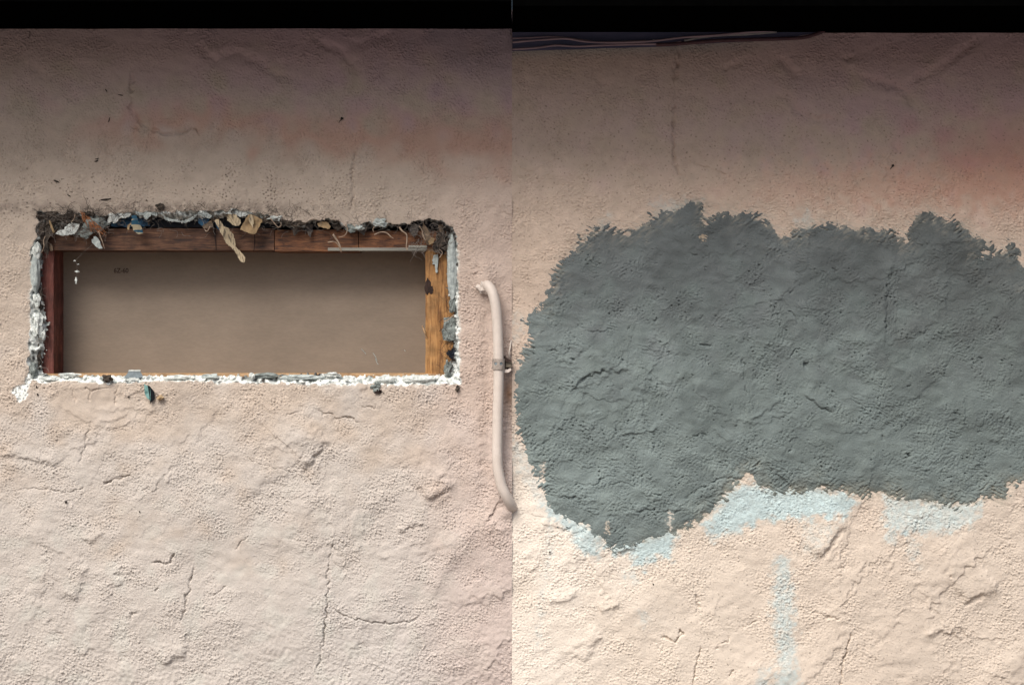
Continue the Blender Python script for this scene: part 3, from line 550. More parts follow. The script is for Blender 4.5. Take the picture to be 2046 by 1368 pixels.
    cc = mixc(cc, (0.20, 0.19, 0.15), np.exp(-np.clip(sd, 0, 99) / 14) * sig((V - 900) / 20) * sig((U - 1330) / 40) * 0.7 * sig(n2 * 3 + 1))
    cc = mixc(cc, (0.27, 0.26, 0.225), np.exp(-np.clip(sd, 0, 99) / 15) * sig(samp(T_e1, U, V, 90, 9) * 3 - .3) * sig(samp(T_mid, U, V, 9, 390) * 3 + .5) * 0.9 * sig((700 - V) / 60))
    for (pts, c_) in [([(1490,948),(1502,950),(1494,970),(1478,982),(1462,996),(1470,976)], (0.45,0.36,0.26)), ([(1082,925),(1090,924),(1086,950),(1080,952)], (0.55,0.5,0.44)), ([(1210,1040),(1214,1042),(1218,1066),(1210,1064)], (0.5,0.45,0.38)), ([(1338,1022),(1342,1024),(1338,1060),(1334,1050)], (0.6,0.56,0.5)), ([(1396,472),(1410,470),(1406,482)], (0.42,0.34,0.25))]:
        bx = Pt.box(pts, 8); s2 = poly_sd(Pt.Uw[bx], Pt.Vw[bx], pts) + 2.4 * samp(T_st, U[bx], V[bx]); cc[bx] = mixc(cc[bx], c_, sig(s2 * 1.5) * 0.85)
    vis = (sd > -7); v4 = vis[:-1, :-1] | vis[1:, :-1] | vis[1:, 1:] | vis[:-1, 1:]
    me = mesh_grid('cement_patch', Pt, cc, v4); link('cement_patch', me, M['cement'], wall)
    return F, wall
FR, wallR = right_wall()

# =================================================================== primitive builders
def bm_box(bm, p0, p1, bev=0.0, jit=0.0, cuts=0):
    x0, y0, z0 = [min(a, b) for a, b in zip(p0, p1)]; x1, y1, z1 = [max(a, b) for a, b in zip(p0, p1)]
    vs = [bm.verts.new(c) for c in ((x0,y0,z0),(x1,y0,z0),(x1,y1,z0),(x0,y1,z0),(x0,y0,z1),(x1,y0,z1),(x1,y1,z1),(x0,y1,z1))]
    fs = [bm.faces.new([vs[i] for i in q]) for q in ((0,3,2,1),(4,5,6,7),(0,1,5,4),(1,2,6,5),(2,3,7,6),(3,0,4,7))]
    if bev: bmesh.ops.bevel(bm, geom=list({e for f in fs for e in f.edges}), offset=bev, segments=2, affect='EDGES', profile=0.6)
def boxA(name, u0, v0, u1, v1, d0, d1, m, parent=None, bev=0.0015, rough=0.0):
    """box whose FRONT face (depth d0) shows at u0..u1, v0..v1, running back to depth d1"""
    a = PA(u0, v0, d0); c = PA(u1, v1, d0); bm = bmesh.new()
    bm_box(bm, (a.x, d0 / 1000, a.z), (c.x, d1 / 1000, c.z), bev)
    if rough:
        bmesh.ops.subdivide_edges(bm, edges=[e for e in bm.edges if e.calc_length() > 0.05], cuts=40, use_grid_fill=True)
        for v in bm.verts:
            q = mnoise.noise_vector(v.co * 45) * rough + mnoise.noise_vector(v.co * 160) * rough * .4; v.co += q
    return bm_link(name, bm, m, parent)
def tube(name, pts, r, m, parent=None, seg=8, smooth=True, cap=True, bm=None, sub=4):
    P3 = [Vector(p) for p in pts]; Rr = list(r) if hasattr(r, '__len__') else [r] * len(P3)
    if sub > 1 and len(P3) > 2:                                  # Catmull-Rom
        Q, RR = [], []
        for i in range(len(P3) - 1):
            p0 = P3[max(i - 1, 0)]; p1 = P3[i]; p2 = P3[i + 1]; p3 = P3[min(i + 2, len(P3) - 1)]
            for k in range(sub):
                t = k / sub; Q.append(0.5 * ((2 * p1) + (-p0 + p2) * t + (2 * p0 - 5 * p1 + 4 * p2 - p3) * t * t + (-p0 + 3 * p1 - 3 * p2 + p3) * t ** 3)); RR.append(Rr[i] * (1 - t) + Rr[i + 1] * t)
        Q.append(P3[-1]); RR.append(Rr[-1]); P3, Rr = Q, RR
    own = bm is None
    if own: bm = bmesh.new()
    rings = []; up = Vector((0, 1, 0))
    for i, p in enumerate(P3):
        d = (P3[min(i + 1, len(P3) - 1)] - P3[max(i - 1, 0)]).normalized()
        if abs(d.dot(up)) > 0.95: up = Vector((1, 0, 0)) if abs(d.x) < 0.9 else Vector((0, 0, 1))
        a = d.cross(up).normalized(); up = a.cross(d).normalized()
        rings.append([bm.verts.new(p + (a * math.cos(2 * math.pi * k / seg) + up * math.sin(2 * math.pi * k / seg)) * Rr[i]) for k in range(seg)])
    for i in range(len(rings) - 1):
        for k in range(seg): bm.faces.new((rings[i][k], rings[i][(k + 1) % seg], rings[i + 1][(k + 1) % seg], rings[i + 1][k]))
    if cap: bm.faces.new(rings[0][::-1]); bm.faces.new(rings[-1])
    if own: return bm_link(name, bm, m, parent, smooth=smooth)
def flake(name, outline, d, m, thick=0.9, curl=3.0, freq=30, parent=None, lean=(0, 0), cuts=4, seed=0, rag=1.3):
    """thin crumpled sheet with the given outline, depth d mm (negative = before the wall face)"""
    rr = random.Random(seed); pts = []
    for i, (u, v) in enumerate(outline):
        u2, v2 = outline[(i + 1) % len(outline)]; n = max(2, int(math.hypot(u2 - u, v2 - v) / 3.0))
        for k in range(n):
            t = k / n; pts.append((u + (u2 - u) * t + (rr.uniform(-rag, rag) if k else 0), v + (v2 - v) * t + (rr.uniform(-rag, rag) if k else 0)))
    cu = sum(p[0] for p in pts) / len(pts); cv = sum(p[1] for p in pts) / len(pts)
    bm = bmesh.new(); f = bm.faces.new([bm.verts.new((u, 0, v)) for u, v in pts])
    bmesh.ops.triangulate(bm, faces=[f]); 
    for _ in range(2):
        bmesh.ops.subdivide_edges(bm, edges=[e for e in bm.edges if e.calc_length() > 5], cuts=1); bmesh.ops.triangulate(bm, faces=bm.faces)
    for vtx in bm.verts:
        u, v = vtx.co.x, vtx.co.z
        dd = d + curl * mnoise.noise(Vector((u, v, seed * 7.3)) * freq / 1000) * 2 + curl * .4 * mnoise.noise(Vector((u, v, seed * 3.1)) * freq / 300) + lean[0] * (u - cu) + lean[1] * (v - cv)
        vtx.co = PA(u, v, dd)
    fs = bm.faces[:]; be = [e for e in bm.edges if len(e.link_faces) == 1]
    mp = {x: bm.verts.new(x.co + Vector((0, thick / 1000, 0))) for x in bm.verts[:]}
    for f in fs: bm.faces.new([mp[x] for x in reversed(f.verts)])
    for e in be:
        a, b = e.verts; bm.faces.new((a, b, mp[b], mp[a]))
    return bm_link(name, bm, m, parent)
def lump(name, u, v, d, ru, rv, rd, m, parent=None, seed=0, jag=0.35, sub=3, ang=0):
    bm = bmesh.new(); bmesh.ops.create_icosphere(bm, subdivisions=sub, radius=1)
    c = PA(u, v, d); ca, sa = math.cos(R(ang)), math.sin(R(ang))
    for x in bm.verts:
        n = x.co.normalized(); s = 1 + jag * mnoise.noise(n * 1.7 + Vector((seed * 5.1, 0, 0))) * 1.6 + jag * .6 * mnoise.noise(n * 4.5 + Vector((seed, 3, 0)))
        q = n * s; X, Z = q.x * ru, q.z * rv
        x.co = c + Vector((X * ca - Z * sa, q.y * rd, X * sa + Z * ca)) / 1000
    return bm_link(name, bm, m, parent)

# =================================================================== the setting around
def plane(name, x0, x1, y0, y1, z, m):
    bm = bmesh.new(); bm.faces.new([bm.verts.new(p) for p in ((x0,y0,z),(x1,y0,z),(x1,y1,z),(x0,y1,z))]); return bm_link(name, bm, m, None, (0, 0, z))
tag(plane('ground', -300, 300, -300, 300, 0, M['ground']), kind='structure')

def eave(u0, u1, v, label):  # added eave: stands in for the black top band, shades the upper wall
    z = (VW - v) / 1000; t = empty('added_eave', ((u0 + u1) / 2000, -0.15, z), label, 'eave')
    bm = bmesh.new(); bm_box(bm, (u0 / 1000, -0.32, z), (u1 / 1000, 0.03, z + 0.02)); bm_link('added_soffit', bm, M['black'], t)
    bm = bmesh.new(); bm_box(bm, (u0 / 1000, -0.345, z - 0.004), (u1 / 1000, -0.3205, z + 0.22)); bm_link('added_fascia', bm, M['black'], t)
eave(-1600, 1022.9, 58, 'black eave added as top band and shade over the wall with the opening')
eave(1023.1, 3600, 66, 'black eave added as top band and shade over the wall with the cement patch')

# =================================================================== inside the opening
fr = empty('wall_framing', PA(480, 750, 30), 'old timber wall framing exposed inside the opening', 'wooden frame')
F0 = 27
boxA('header', 96, 456, 548, 500, F0, 118, M['header'], fr, 0.001, 0.0006)
boxA('header', 549, 459, 716, 502, F0 + 1, 118, M['header2'], fr, 0.001, 0.0006)
h3 = boxA('header', 717, 461, 905, 497, F0 + 1, 118, M['header2'], fr, 0.001, 0.0006)
tube('timber_crack', [PA(428, 458, F0 - .3), PA(430, 474, F0 - .3), PA(432, 500, F0 - .3)], [.0032, .0018, .0006], M['rust'], fr, 6)
tube('timber_crack', [PA(508, 466, F0 - .3), PA(509, 482, F0 - .2), PA(507, 502, F0 - .3)], [.0006, .0009, .0006], M['rust'], fr, 6)
boxA('stud', 70, 452, 107, 756, F0 + 1.2, 118, M['stud_red'], fr, 0.001, 0.0006)
boxA('stud', 850, 490, 921, 752, F0 + 2.4, 118, M['stud'], fr, 0.001, 0.0008)
boxA('sill_plate', 75, 746, 925, 775, F0 - 1, 118, M['sill'], fr, 0.001, 0.0005)
boxA('metal_strip', 655, 495, 852, 501, F0 - 1.2, 60, M['metalstrip'], fr, 0.0005)
boxA('metal_strip', 816, 490, 853, 495, F0 - 3, 50, M['metalstrip'], fr, 0.0005)
lump('timber_knot', 855, 573, F0 + 2, 6, 16, 1.5, M['rust'], fr, 3); lump('timber_knot', 862, 580, F0 + 2, 3.5, 9, 1.2, M['rust'], fr, 5)
for (u0, v0, u1, v1) in [(843, 650, 853, 676)]:
    tube('wood_splinter', [PA(u0, v0, F0 - 4), PA(848, 662, F0 - 2), PA(u1, v1, F0 + 2)], [.0006, .0022, .001], M['sill'], fr, 5)
dw = boxA('drywall_panel', 60, 440, 930, 790, 118.5, 131, M['drywall'], None, 0.001)
tag(dw, 'plain brown paper back of a drywall panel at the rear of the opening', 'drywall panel')
tc = bpy.data.curves.new('txt', 'FONT'); tc.body = '6Z-60'; tc.size = 0.0135; tc.extrude = 0.0001; tc.offset = 0.0002; tc.align_x = 'CENTER'; tc.align_y = 'CENTER'
to = bpy.data.objects.new('tmp', tc); C.objects.link(to); dg = bpy.context.evaluated_depsgraph_get()
tm = bpy.data.meshes.new_from_object(to.evaluated_get(dg)); bpy.data.objects.remove(to)
pt = PA(242, 541, 118)
a = np.empty(len(tm.vertices) * 3, np.float32); tm.vertices.foreach_get('co', a); a = a.reshape(-1, 3)
b_ = np.stack([a[:, 0] * 0.92 + pt.x, -a[:, 2] + pt.y, a[:, 1] + pt.z], -1).astype(np.float32); tm.vertices.foreach_set('co', b_.ravel()); tm.update()
link('printed_code', tm, M['ink'], dw)
for k, p in enumerate([[(722,697),(727,702),(731,707)], [(745,705),(750,712),(754,722)], [(750,716),(753,724),(756,728)], [(808,699),(810,702)]]):
    tube('chalk_scuff', [PA(u, v, 118.2) for u, v in p], .0007, M['palegrey'], dw, 5)
nt_ = M['drywall'].node_tree; b0 = nt_.nodes['Principled BSDF']; src = b0.inputs['Base Color'].links[0].from_socket      # faint water and handling stains
n9 = noise_tex(nt_, 7, 4, 0.7, (0.6, 1, 1.4)); m9 = N(nt_, 'ShaderNodeMapRange'); m9.inputs['From Min'].default_value = 0.35; m9.inputs['From Max'].default_value = 0.7; m9.inputs['To Min'].default_value = 0.86; m9.inputs['To Max'].default_value = 1.06
x9 = N(nt_, 'ShaderNodeMix', data_type='RGBA', blend_type='MULTIPLY'); x9.inputs[0].default_value = 1
nt_.links.new(n9.outputs['Fac'], m9.inputs['Value']); nt_.links.new(src, x9.inputs[6]); nt_.links.new(m9.outputs[0], x9.inputs[7]); nt_.links.new(x9.outputs[2], b0.inputs['Base Color'])
# dark felt and cavity behind the broken top edge
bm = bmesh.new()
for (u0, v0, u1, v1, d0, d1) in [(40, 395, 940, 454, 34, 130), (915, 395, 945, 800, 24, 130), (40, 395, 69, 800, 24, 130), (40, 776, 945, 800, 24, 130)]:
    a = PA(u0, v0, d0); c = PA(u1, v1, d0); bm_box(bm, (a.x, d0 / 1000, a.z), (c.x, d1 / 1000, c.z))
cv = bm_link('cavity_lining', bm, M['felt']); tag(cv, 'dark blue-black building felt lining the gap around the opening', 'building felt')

# grey mortar and plaster pieces hanging on the edges
def T(o, label, cat, group=None): return tag(o, label, cat, group)
T(lump('mortar_slab', 71, 545, 6, 9, 46, 9, M['palegrey'], seed=2, jag=.16), 'long pale grey mortar slab on the left edge of the opening', 'mortar')
T(lump('plaster_lump', 73, 500, 4, 8, 16, 8, M['white'], seed=12, jag=.3), 'white plaster lump at the top of the left mortar slab', 'plaster')
T(lump('mortar_slab', 903, 530, 6, 10, 62, 8, M['palegrey'], seed=4, jag=.14), 'long pale grey mortar slab on the right edge of the opening', 'mortar')
T(lump('mortar_lump', 904, 610, 10, 7, 17, 8, M['grey'], seed=5), 'grey mortar lump just below the right mortar slab', 'mortar')
T(lump('plaster_lump', 74, 600, 6, 7, 12, 7, M['white'], seed=6), 'small white plaster lump below the left mortar slab', 'plaster')
T(lump('plaster_lump', 75, 650, 7, 9, 22, 8, M['white'], seed=7, jag=.6), 'knobbly white plaster lump midway down the left edge', 'plaster')
T(lump('plaster_lump', 85, 668, 10, 6, 12, 6, M['white'], seed=8, jag=.4), 'white plaster lump jutting towards the red stud', 'plaster')
T(lump('mortar_lump', 66, 740, 8, 8, 16, 8, M['grey'], seed=9), 'dark grey mortar lump in the lower left corner', 'mortar')
T(lump('mortar_lump', 80, 600, 16, 6, 26, 6, M['dirt'], seed=19), 'black dirt clump beside the upper red stud', 'dirt')
T(lump('mortar_lump', 78, 715, 16, 5, 22, 6, M['dirt'], seed=20), 'black dirt clump beside the foot of the red stud', 'dirt')
T(flake('mortar_clump', [(887,634),(907,634),(910,650),(909,680),(898,682),(886,679),(882,662),(886,648)], 14, M['grey'], 6, 3, 70, seed=3), 'crumpled grey mortar clump wedged against the pine stud', 'mortar')
T(lump('timber_block', 900, 692, 20, 7, 12, 6, M['stud'], seed=11, jag=.2), 'orange wood stub below the crumpled mortar clump', 'wood')
T(lump('felt_wad', 903, 705, 16, 8, 9, 5, M['felt'], seed=12, jag=.7), 'black felt wad under the orange wood stub', 'felt')
T(lump('mortar_lump', 907, 590, 20, 5, 18, 6, M['dirt'], seed=21, jag=.6), 'black dirt clump behind the right mortar slab', 'dirt')
T(lump('mortar_lump', 896, 738, 14, 7, 14, 6, M['grey'], seed=22, jag=.6), 'grey mortar lump at the foot of the pine stud', 'mortar')
T(lump('plaster_lump', 838, 757, 4, 32, 8, 7, M['white'], seed=13, jag=.15), 'long white plaster bar on the right of the bottom edge', 'plaster')
T(lump('plaster_lump', 770, 757, 5, 20, 8, 7, M['white'], seed=14, jag=.2), 'white plaster bar left of the longest bottom bar', 'plaster')
T(lump('plaster_lump', 503, 751, 0, 6, 7, 6, M['white'], seed=15, jag=.2), 'round white plaster nodule on the bottom edge', 'plaster')
T(lump('mortar_slab', 532, 750, 10, 26, 5, 6, M['grey'], seed=16, jag=.4), 'dark grey mortar slab right of the round white nodule', 'mortar')
T(lump('mortar_slab', 600, 754, 9, 42, 6, 6, M['palegrey'], seed=17, jag=.3), 'pale grey mortar slab on the middle of the bottom edge', 'mortar')
T(lump('plaster_lump', 662, 748, 6, 14, 4, 5, M['white'], seed=18, jag=.5), 'white plaster crumb line on top of the pale bottom slab', 'plaster')
T(flake('plaster_chip', [(686,756),(697,750),(700,752),(699,758),(690,760)], 0, M['white'], 1.2, 2, 40, seed=30), 'thin white plaster chip tilted up on the bottom edge', 'plaster')
T(lump('aggregate_stone', 215, 756, -2, 9, 7, 5, M['dirt'], seed=19, jag=.6), 'dark pitted stone set in the white bottom edge', 'stone')
T(lump('plaster_lump', 140, 748, 8, 18, 3, 4, M['white'], seed=23, jag=.5), 'thin white plaster ridge at the left of the bottom edge', 'plaster')
T(lump('plaster_lump', 100, 756, 3, 14, 5, 5, M['white'], seed=24, jag=.4), 'white plaster lump at the left end of the bottom edge', 'plaster')
T(lump('plaster_lump', 360, 754, 3, 30, 5, 5, M['white'], seed=25, jag=.3), 'white plaster ridge right of the steel clip', 'plaster')
T(lump('plaster_lump', 420, 752, 3, 16, 5, 5, M['palegrey'], seed=26, jag=.4), 'pale grey plaster lump between clip and round nodule', 'plaster')
# top edge: torn white lip, dirt, scraps
T(flake('plaster_chunk', [(110,467),(116,461),(126,459),(134,450),(144,444),(152,443),(159,443),(158,452),(153,462),(148,468),(136,470),(126,471),(118,469)], 2, M['white'], 5, 3, 60, seed=1), 'bright white plaster chunk in the dirty upper left corner', 'plaster')
T(lump('mortar_lump', 170, 467, 6, 12, 8, 6, M['grey'], seed=31, jag=.4), 'dull grey mortar lump right of the white corner chunk', 'mortar')
T(flake('mortar_flake', [(183,478),(191,472),(199,481),(200,487),(205,496),(198,497),(192,493),(184,485)], -2, M['palegrey'], 3, 2, 60, seed=2), 'pale grey mortar flake dangling below the orange straw', 'mortar')
T(lump('dirt_clump', 100, 436, 6, 22, 10, 8, M['dirt'], seed=33, jag=.8), 'dark dirt clump in the upper left corner', 'dirt')
T(lump('dirt_clump', 140, 436, 5, 20, 9, 7, M['dirt'], seed=34, jag=.8), 'dark dirt clump above the white corner chunk', 'dirt')
T(lump('dirt_clump', 88, 470, 12, 10, 26, 8, M['dirt'], seed=35, jag=.8), 'black dirt clump above the red stud', 'dirt')
T(lump('dirt_clump', 190, 446, 5, 22, 12, 7, M['grey'], seed=36, jag=.7), 'grey web covered dirt clump beside the orange straw', 'dirt')
T(lump('dirt_clump', 178, 428, 0, 9, 5, 5, M['dirt'], seed=37, jag=.8), 'small brown dirt tuft above the orange straw', 'dirt')
T(flake('plaster_strip', [(222,424),(250,424),(262,428),(256,434),(240,436),(232,444),(226,446),(230,438),(214,448),(216,436)], 4, M['white'], 2.5, 2, 60, seed=40), 'torn white plaster strip left of the blue striped scrap', 'plaster')
T(flake('plaster_strip', [(268,423),(322,424),(332,434),(345,438),(368,441),(378,436),(392,428),(398,423),(410,424),(424,430),(420,436),(404,434),(396,428),(386,438),(372,445),(352,443),(330,440),(326,430),(318,426),(312,432),(302,428),(296,436),(292,438),(286,430),(276,430)], 2, M['palegrey'], 3, 2.5, 50, seed=41), 'long torn pale plaster strip above the red timber', 'plaster')
T(flake('plaster_strip', [(444,422),(500,422),(506,426),(490,432),(480,434),(466,428),(450,427)], 3, M['white'], 2.5, 2, 50, seed=42), 'white plaster strip above the cardboard scrap', 'plaster')
T(flake('paper_scrap', [(263,430),(272,430),(279,446),(284,458),(286,466),(276,468),(268,462),(262,448)], -4, M['bluestripe'], 0.8, 3, 50, seed=43), 'blue and cream striped paper scrap hanging by the top edge', 'paper')
T(flake('paper_scrap', [(255,450),(262,445),(262,449),(258,454),(258,460),(254,456)], -5, M['kraft'], 0.8, 2, 50, seed=44), 'tiny curled tan scrap left of the striped one', 'paper')
T(flake('felt_scrap', [(398,432),(408,430),(420,436),(416,446),(404,451),(396,446)], 12, M['blue'], 0.8, 2, 40, seed=45), 'bright blue felt scrap left of the newspaper strip', 'felt')
T(flake('felt_scrap', [(224,436),(262,432),(300,440),(300,452),(250,454),(222,452)], 22, M['blue'], 0.6, 2, 40, seed=46), 'dark blue felt scrap behind the striped paper', 'felt')
T(flake('paper_scrap', [(404,452),(412,446),(424,440),(426,450),(418,458),(408,457)], 8, M['kraftdark'], 0.8, 2, 40, seed=47), 'small dirty brown scrap under the blue felt', 'paper')
T(flake('newspaper_strip', [(429,440),(436,438),(446,450),(458,458),(466,468),(469,482),(472,494),(480,502),(490,514),(489,524),(482,523),(477,516),(470,504),(462,494),(450,484),(444,470),(438,458)], -6, M['news'], 0.8, 5, 26, seed=48), 'long twisted newspaper strip hanging over the timber', 'newspaper')
T(flake('felt_scrap', [(428,438),(438,448),(443,458),(440,464),(434,456)], -3, M['blue'], 0.6, 1, 26, seed=49), 'narrow blue felt sliver along the newspaper strip', 'felt')
T(flake('cardboard_scrap', [(450,430),(460,427),(470,428),(478,436),(481,446),(477,451),(466,450),(456,442)], -2, M['news'], 1.6, 3, 60, seed=50), 'rippled cardboard scrap between newspaper and tan paper', 'cardboard')
T(flake('paper_scrap', [(490,438),(498,428),(508,430),(518,436),(524,440),(520,450),(513,462),(508,468),(494,464),(480,459),(484,450)], -5, M['kraft'], 0.9, 4, 45, seed=51), 'large tan paper scrap folded over the timber', 'paper')
T(flake('paper_scrap', [(499,430),(504,430),(506,444),(505,456),(501,448),(497,440)], -9, M['news'], 0.8, 2, 60, seed=52), 'pale torn fold on the tan paper scrap', 'paper')
T(lump('dirt_clump', 545, 440, 2, 18, 6, 6, M['dirt'], seed=53, jag=.9), 'dark dirt clump right of the tan paper scrap', 'dirt')
T(lump('mortar_lump', 550, 436, -1, 10, 4, 4, M['white'], seed=54, jag=.8), 'little white mortar lump right of the tan paper', 'mortar')
T(lump('dirt_clump', 586, 446, 2, 14, 6, 6, M['dirt'], seed=55, jag=.9), 'dark dirt clump on the edge above the timber joint', 'dirt')
T(flake('paper_scrap', [(634,446),(644,442),(654,444),(661,452),(658,457),(646,456),(636,452)], 4, M['kraft'], 1.5, 2, 50, seed=56), 'rounded tan flap in the notch of the top edge', 'paper')
T(lump('mortar_lump', 703, 456, 4, 10, 7, 5, M['grey'], seed=57, jag=.5), 'grey mortar lump right of the rounded flap', 'mortar')
T(lump('mortar_lump', 716, 455, 3, 9, 5, 5, M['palegrey'], seed=58, jag=.5), 'paler grey mortar lump beside the grey one', 'mortar')
T(lump('plaster_lump', 760, 444, 0, 11, 8, 5, M['palegrey'], seed=59, jag=.6), 'white speckled plaster lump on the right top edge', 'plaster')
T(flake('leaf_scrap', [(846,444),(851,452),(857,462),(861,472),(867,478),(866,486),(860,490),(852,488),(848,480),(844,474),(842,464),(846,456)], 2, M['kraftdark'], 1, 4, 50, seed=60), 'dry brown leaf scrap at the upper right corner', 'leaf')
T(flake('leaf_scrap', [(862,474),(868,476),(866,486),(858,489),(856,480)], -2, M['kraft'], 1, 2, 50, seed=61), 'curled pale leaf tip below the brown leaf scrap', 'leaf')
T(lump('dirt_clump', 884, 482, 12, 12, 18, 8, M['dirt'], seed=62, jag=.8), 'dark dirt clump in the upper right corner', 'dirt')
T(flake('plaster_drip', [(866,510),(875,508),(876,518),(873,530),(874,544),(871,545),(869,532),(866,526),(864,528),(863,520)], F0 - 2, M['palegrey'], 1.6, 1, 50, seed=63), 'pale resin-like drip on the pine stud', 'plaster')
T(tube('wood_splinter', [PA(99, 441, -4), PA(103, 452, -5), PA(108, 465, -3)], [.0016, .0025, .0024], M['kraft'], None, 6), 'pale orange splinter standing in the upper left corner', 'wood')
T(flake('wood_chip', [(102,486),(105,492),(106,500),(101,501),(98,496),(99,489)], 16, M['kraftdark'], 3, 1, 50, seed=64), 'small brown wood chip in the dark left corner', 'wood')
# dangling crumbs on a thread
dg_ = empty('crumb_thread', PA(152, 520, 0), 'white crumbs dangling on a cobweb thread in the opening', 'cobweb')
tube('thread', [PA(186, 487, 0), PA(168, 503, 0), PA(152, 520, 0), PA(154, 530, 0), PA(153, 560, 0)], .00025, M['web'], dg_, 4)
for k, (u, v, a_, b2) in enumerate([(149, 521, 2.2, 1.2), (156, 528, 1.8, 1), (154, 542, 4, 1.8), (152, 560, 2.2, 5)]): lump('crumb', u, v, 0, a_, b2, 1.5, M['white'], dg_, seed=70 + k, jag=.7, sub=2)

rt = random.Random(21)
TL = ['left of the pale orange splinter', 'between the splinter and the white corner chunk', 'right of the white corner chunk', 'between the orange straw and the blue striped scrap', 'just right of the blue striped scrap', 'under the long torn pale strip',
      'between blue felt and cardboard scrap', 'behind the large tan paper scrap', 'just right of the large tan paper scrap', 'above the timber joint', 'left of the rounded tan flap', 'right of the rounded tan flap', 'under the paler grey mortar lump', 'between knobbly root and leaf scrap', 'right of the brown leaf scrap']
for k in range(15):
    u = [88, 112, 166, 236, 298, 350, 428, 500, 540, 590, 618, 674, 722, 826, 880][k]
    v = float(np.interp(u, [70,200,300,400,520,600,650,700,760,830,900], [428,432,424,424,424,450,440,454,440,446,448])) + rt.uniform(0, 8)
    wd = rt.uniform(5, 15); ln_ = rt.uniform(8, 24)
    pts = [(u - wd, v), (u - wd * .3, v - 3), (u + wd, v + rt.uniform(-2, 2)), (u + wd * .8, v + ln_ * .5), (u + wd * .2 + rt.uniform(-4, 4), v + ln_), (u - wd * .4, v + ln_ * .6), (u - wd * .8, v + ln_ * .35)]
    T(flake('felt_tatter', pts, rt.uniform(6, 20), M[rt.choice(['kraftdark', 'tatter', 'tatter', 'dirt'])], 0.8, 4, 55, seed=200 + k, rag=1.6), 'dark torn felt tatter ' + TL[k], 'felt', 'dark felt tatters along the top edge')
# roots, curls and straws
roots = [([(690,448),(694,456),(692,466),(686,472),(677,474)], .0012, 'pale curled root hooking round in the top notch'),
         ([(655,484),(668,483),(676,490),(680,500),(682,505)], .0011, 'pale root forking over the timber below the notch'),
         ([(665,468),(672,478),(678,488),(682,502)], .0022, 'flat brown root strip below the rounded flap'),
         ([(748,453),(745,458),(747,464)], .0009, 'tiny white hooked root left of the knobbly root'),
         ([(748,469),(760,464),(772,465),(782,474),(786,476)], .0014, 'reddish root lying along the timber'),
         ([(798,454),(804,462),(812,468),(813,480),(812,492),(814,500)], .0019, 'knobbly hanging root above the metal strip'),
         ([(838,452),(843,460),(846,472),(850,480)], .0012, 'thin pale root left of the brown leaf scrap'),
         ([(197,462),(201,474),(205,484),(209,497)], .0011, 'thin straw hanging right of the pale grey flake'),
         ([(150,428),(148,436),(142,445)], .0008, 'thin grey root above the white corner chunk'),
         ([(90,472),(87,482),(88,492),(83,505)], .0009, 'pale thread hanging above the red stud'),
         ([(420,452),(414,462),(408,458)], .0012, 'short twig under the brown scrap'),
         ([(878,515),(884,505),(878,498)], .0008, 'small root above the pale drip'),
         ([(540,436),(550,448),(556,454),(562,450),(560,444)], .0012, 'grey curl of root right of the tan paper'),
         ([(886,642),(893,640),(903,632),(908,628)], .0011, 'pale stick crossing the crumpled mortar clump')]
for k, (p, r, lb) in enumerate(roots):
    o = tube('root', [PA(u, v, -6 + 2 * math.sin(k * 3 + i * 1.7)) for i, (u, v) in enumerate(p)], [r * (1 - .5 * i / len(p)) for i in range(len(p))], M['root'], None, 6)
    tag(o, lb, 'root', 'roots hanging over the top of the opening')
bm = bmesh.new()
for k in range(60):
    u = rnd.uniform(160, 195); v = 425 + (u - 160) * 0.9 + rnd.uniform(-9, 5); l = rnd.uniform(8, 26); a = R(rnd.uniform(35, 75))
    tube('x', [PA(u, v, rnd.uniform(-8, 0)), PA(u + l * .5 * math.cos(a) + rnd.uniform(-2, 2), v + l * .5 * math.sin(a), rnd.uniform(-10, 0)), PA(u + l * math.cos(a), v + l * math.sin(a), rnd.uniform(-6, 2))], .0004, None, None, 4, bm=bm, sub=2)
T(bm_link('straw_tuft', bm, M['straw']), 'tuft of orange straw fibres in the upper left corner', 'straw')
def hairs(name, n, region, m, label, r=(.00015, .0004), ln=(6, 26), dr=(-6, 6), seed=1):
    rr = random.Random(seed); bm = bmesh.new()
    for k in range(n):
        u, v = region(rr); a = rr.uniform(0, 6.28); l = rr.uniform(*ln); p = [(u, v)]; d0 = rr.uniform(*dr)
        for s in range(4):
            a += rr.uniform(-.9, .9); p.append((p[-1][0] + math.cos(a) * l / 4, p[-1][1] + math.sin(a) * l / 4 + .4))
        q = rr.uniform(*r)
        tube('x', [PA(x, y, d0 + rr.uniform(-1.5, 1.5)) for x, y in p], q, None, None, 4, bm=bm, sub=2, cap=False)
    o = bm_link(name, bm, m); tag(o, label, 'cobweb', None, 'stuff'); return o
hairs('cobweb', 260, lambda r: (r.uniform(78, 215), r.uniform(424, 470)), M['web'], 'grey cobweb tangle filling the upper left corner', seed=2)
hairs('root_hairs', 260, lambda r: (r.uniform(75, 620), r.gauss(423, 6)), M['darkhair'], 'dark root hairs along the top edge of the opening', seed=3, dr=(-8, 0))
hairs('cobweb', 90, lambda r: (r.uniform(820, 900), r.uniform(445, 510)), M['web'], 'grey cobweb tangle in the upper right corner', seed=4)
hairs('root_hairs', 200, lambda r: (r.uniform(230, 880), r.uniform(425, 465)), M['web'], 'fine grey fibres among the paper scraps', seed=5)
hairs('root_hairs', 110, lambda r: (r.uniform(885, 912), r.uniform(590, 745)), M['darkhair'], 'dark fibres between the pine stud and the right edge', seed=6, dr=(2, 16))
hairs('root_hairs', 60, lambda r: (r.gauss(80, 5), r.uniform(470, 740)), M['web'], 'fine fibres along the left edge of the opening', seed=8, dr=(0, 20))

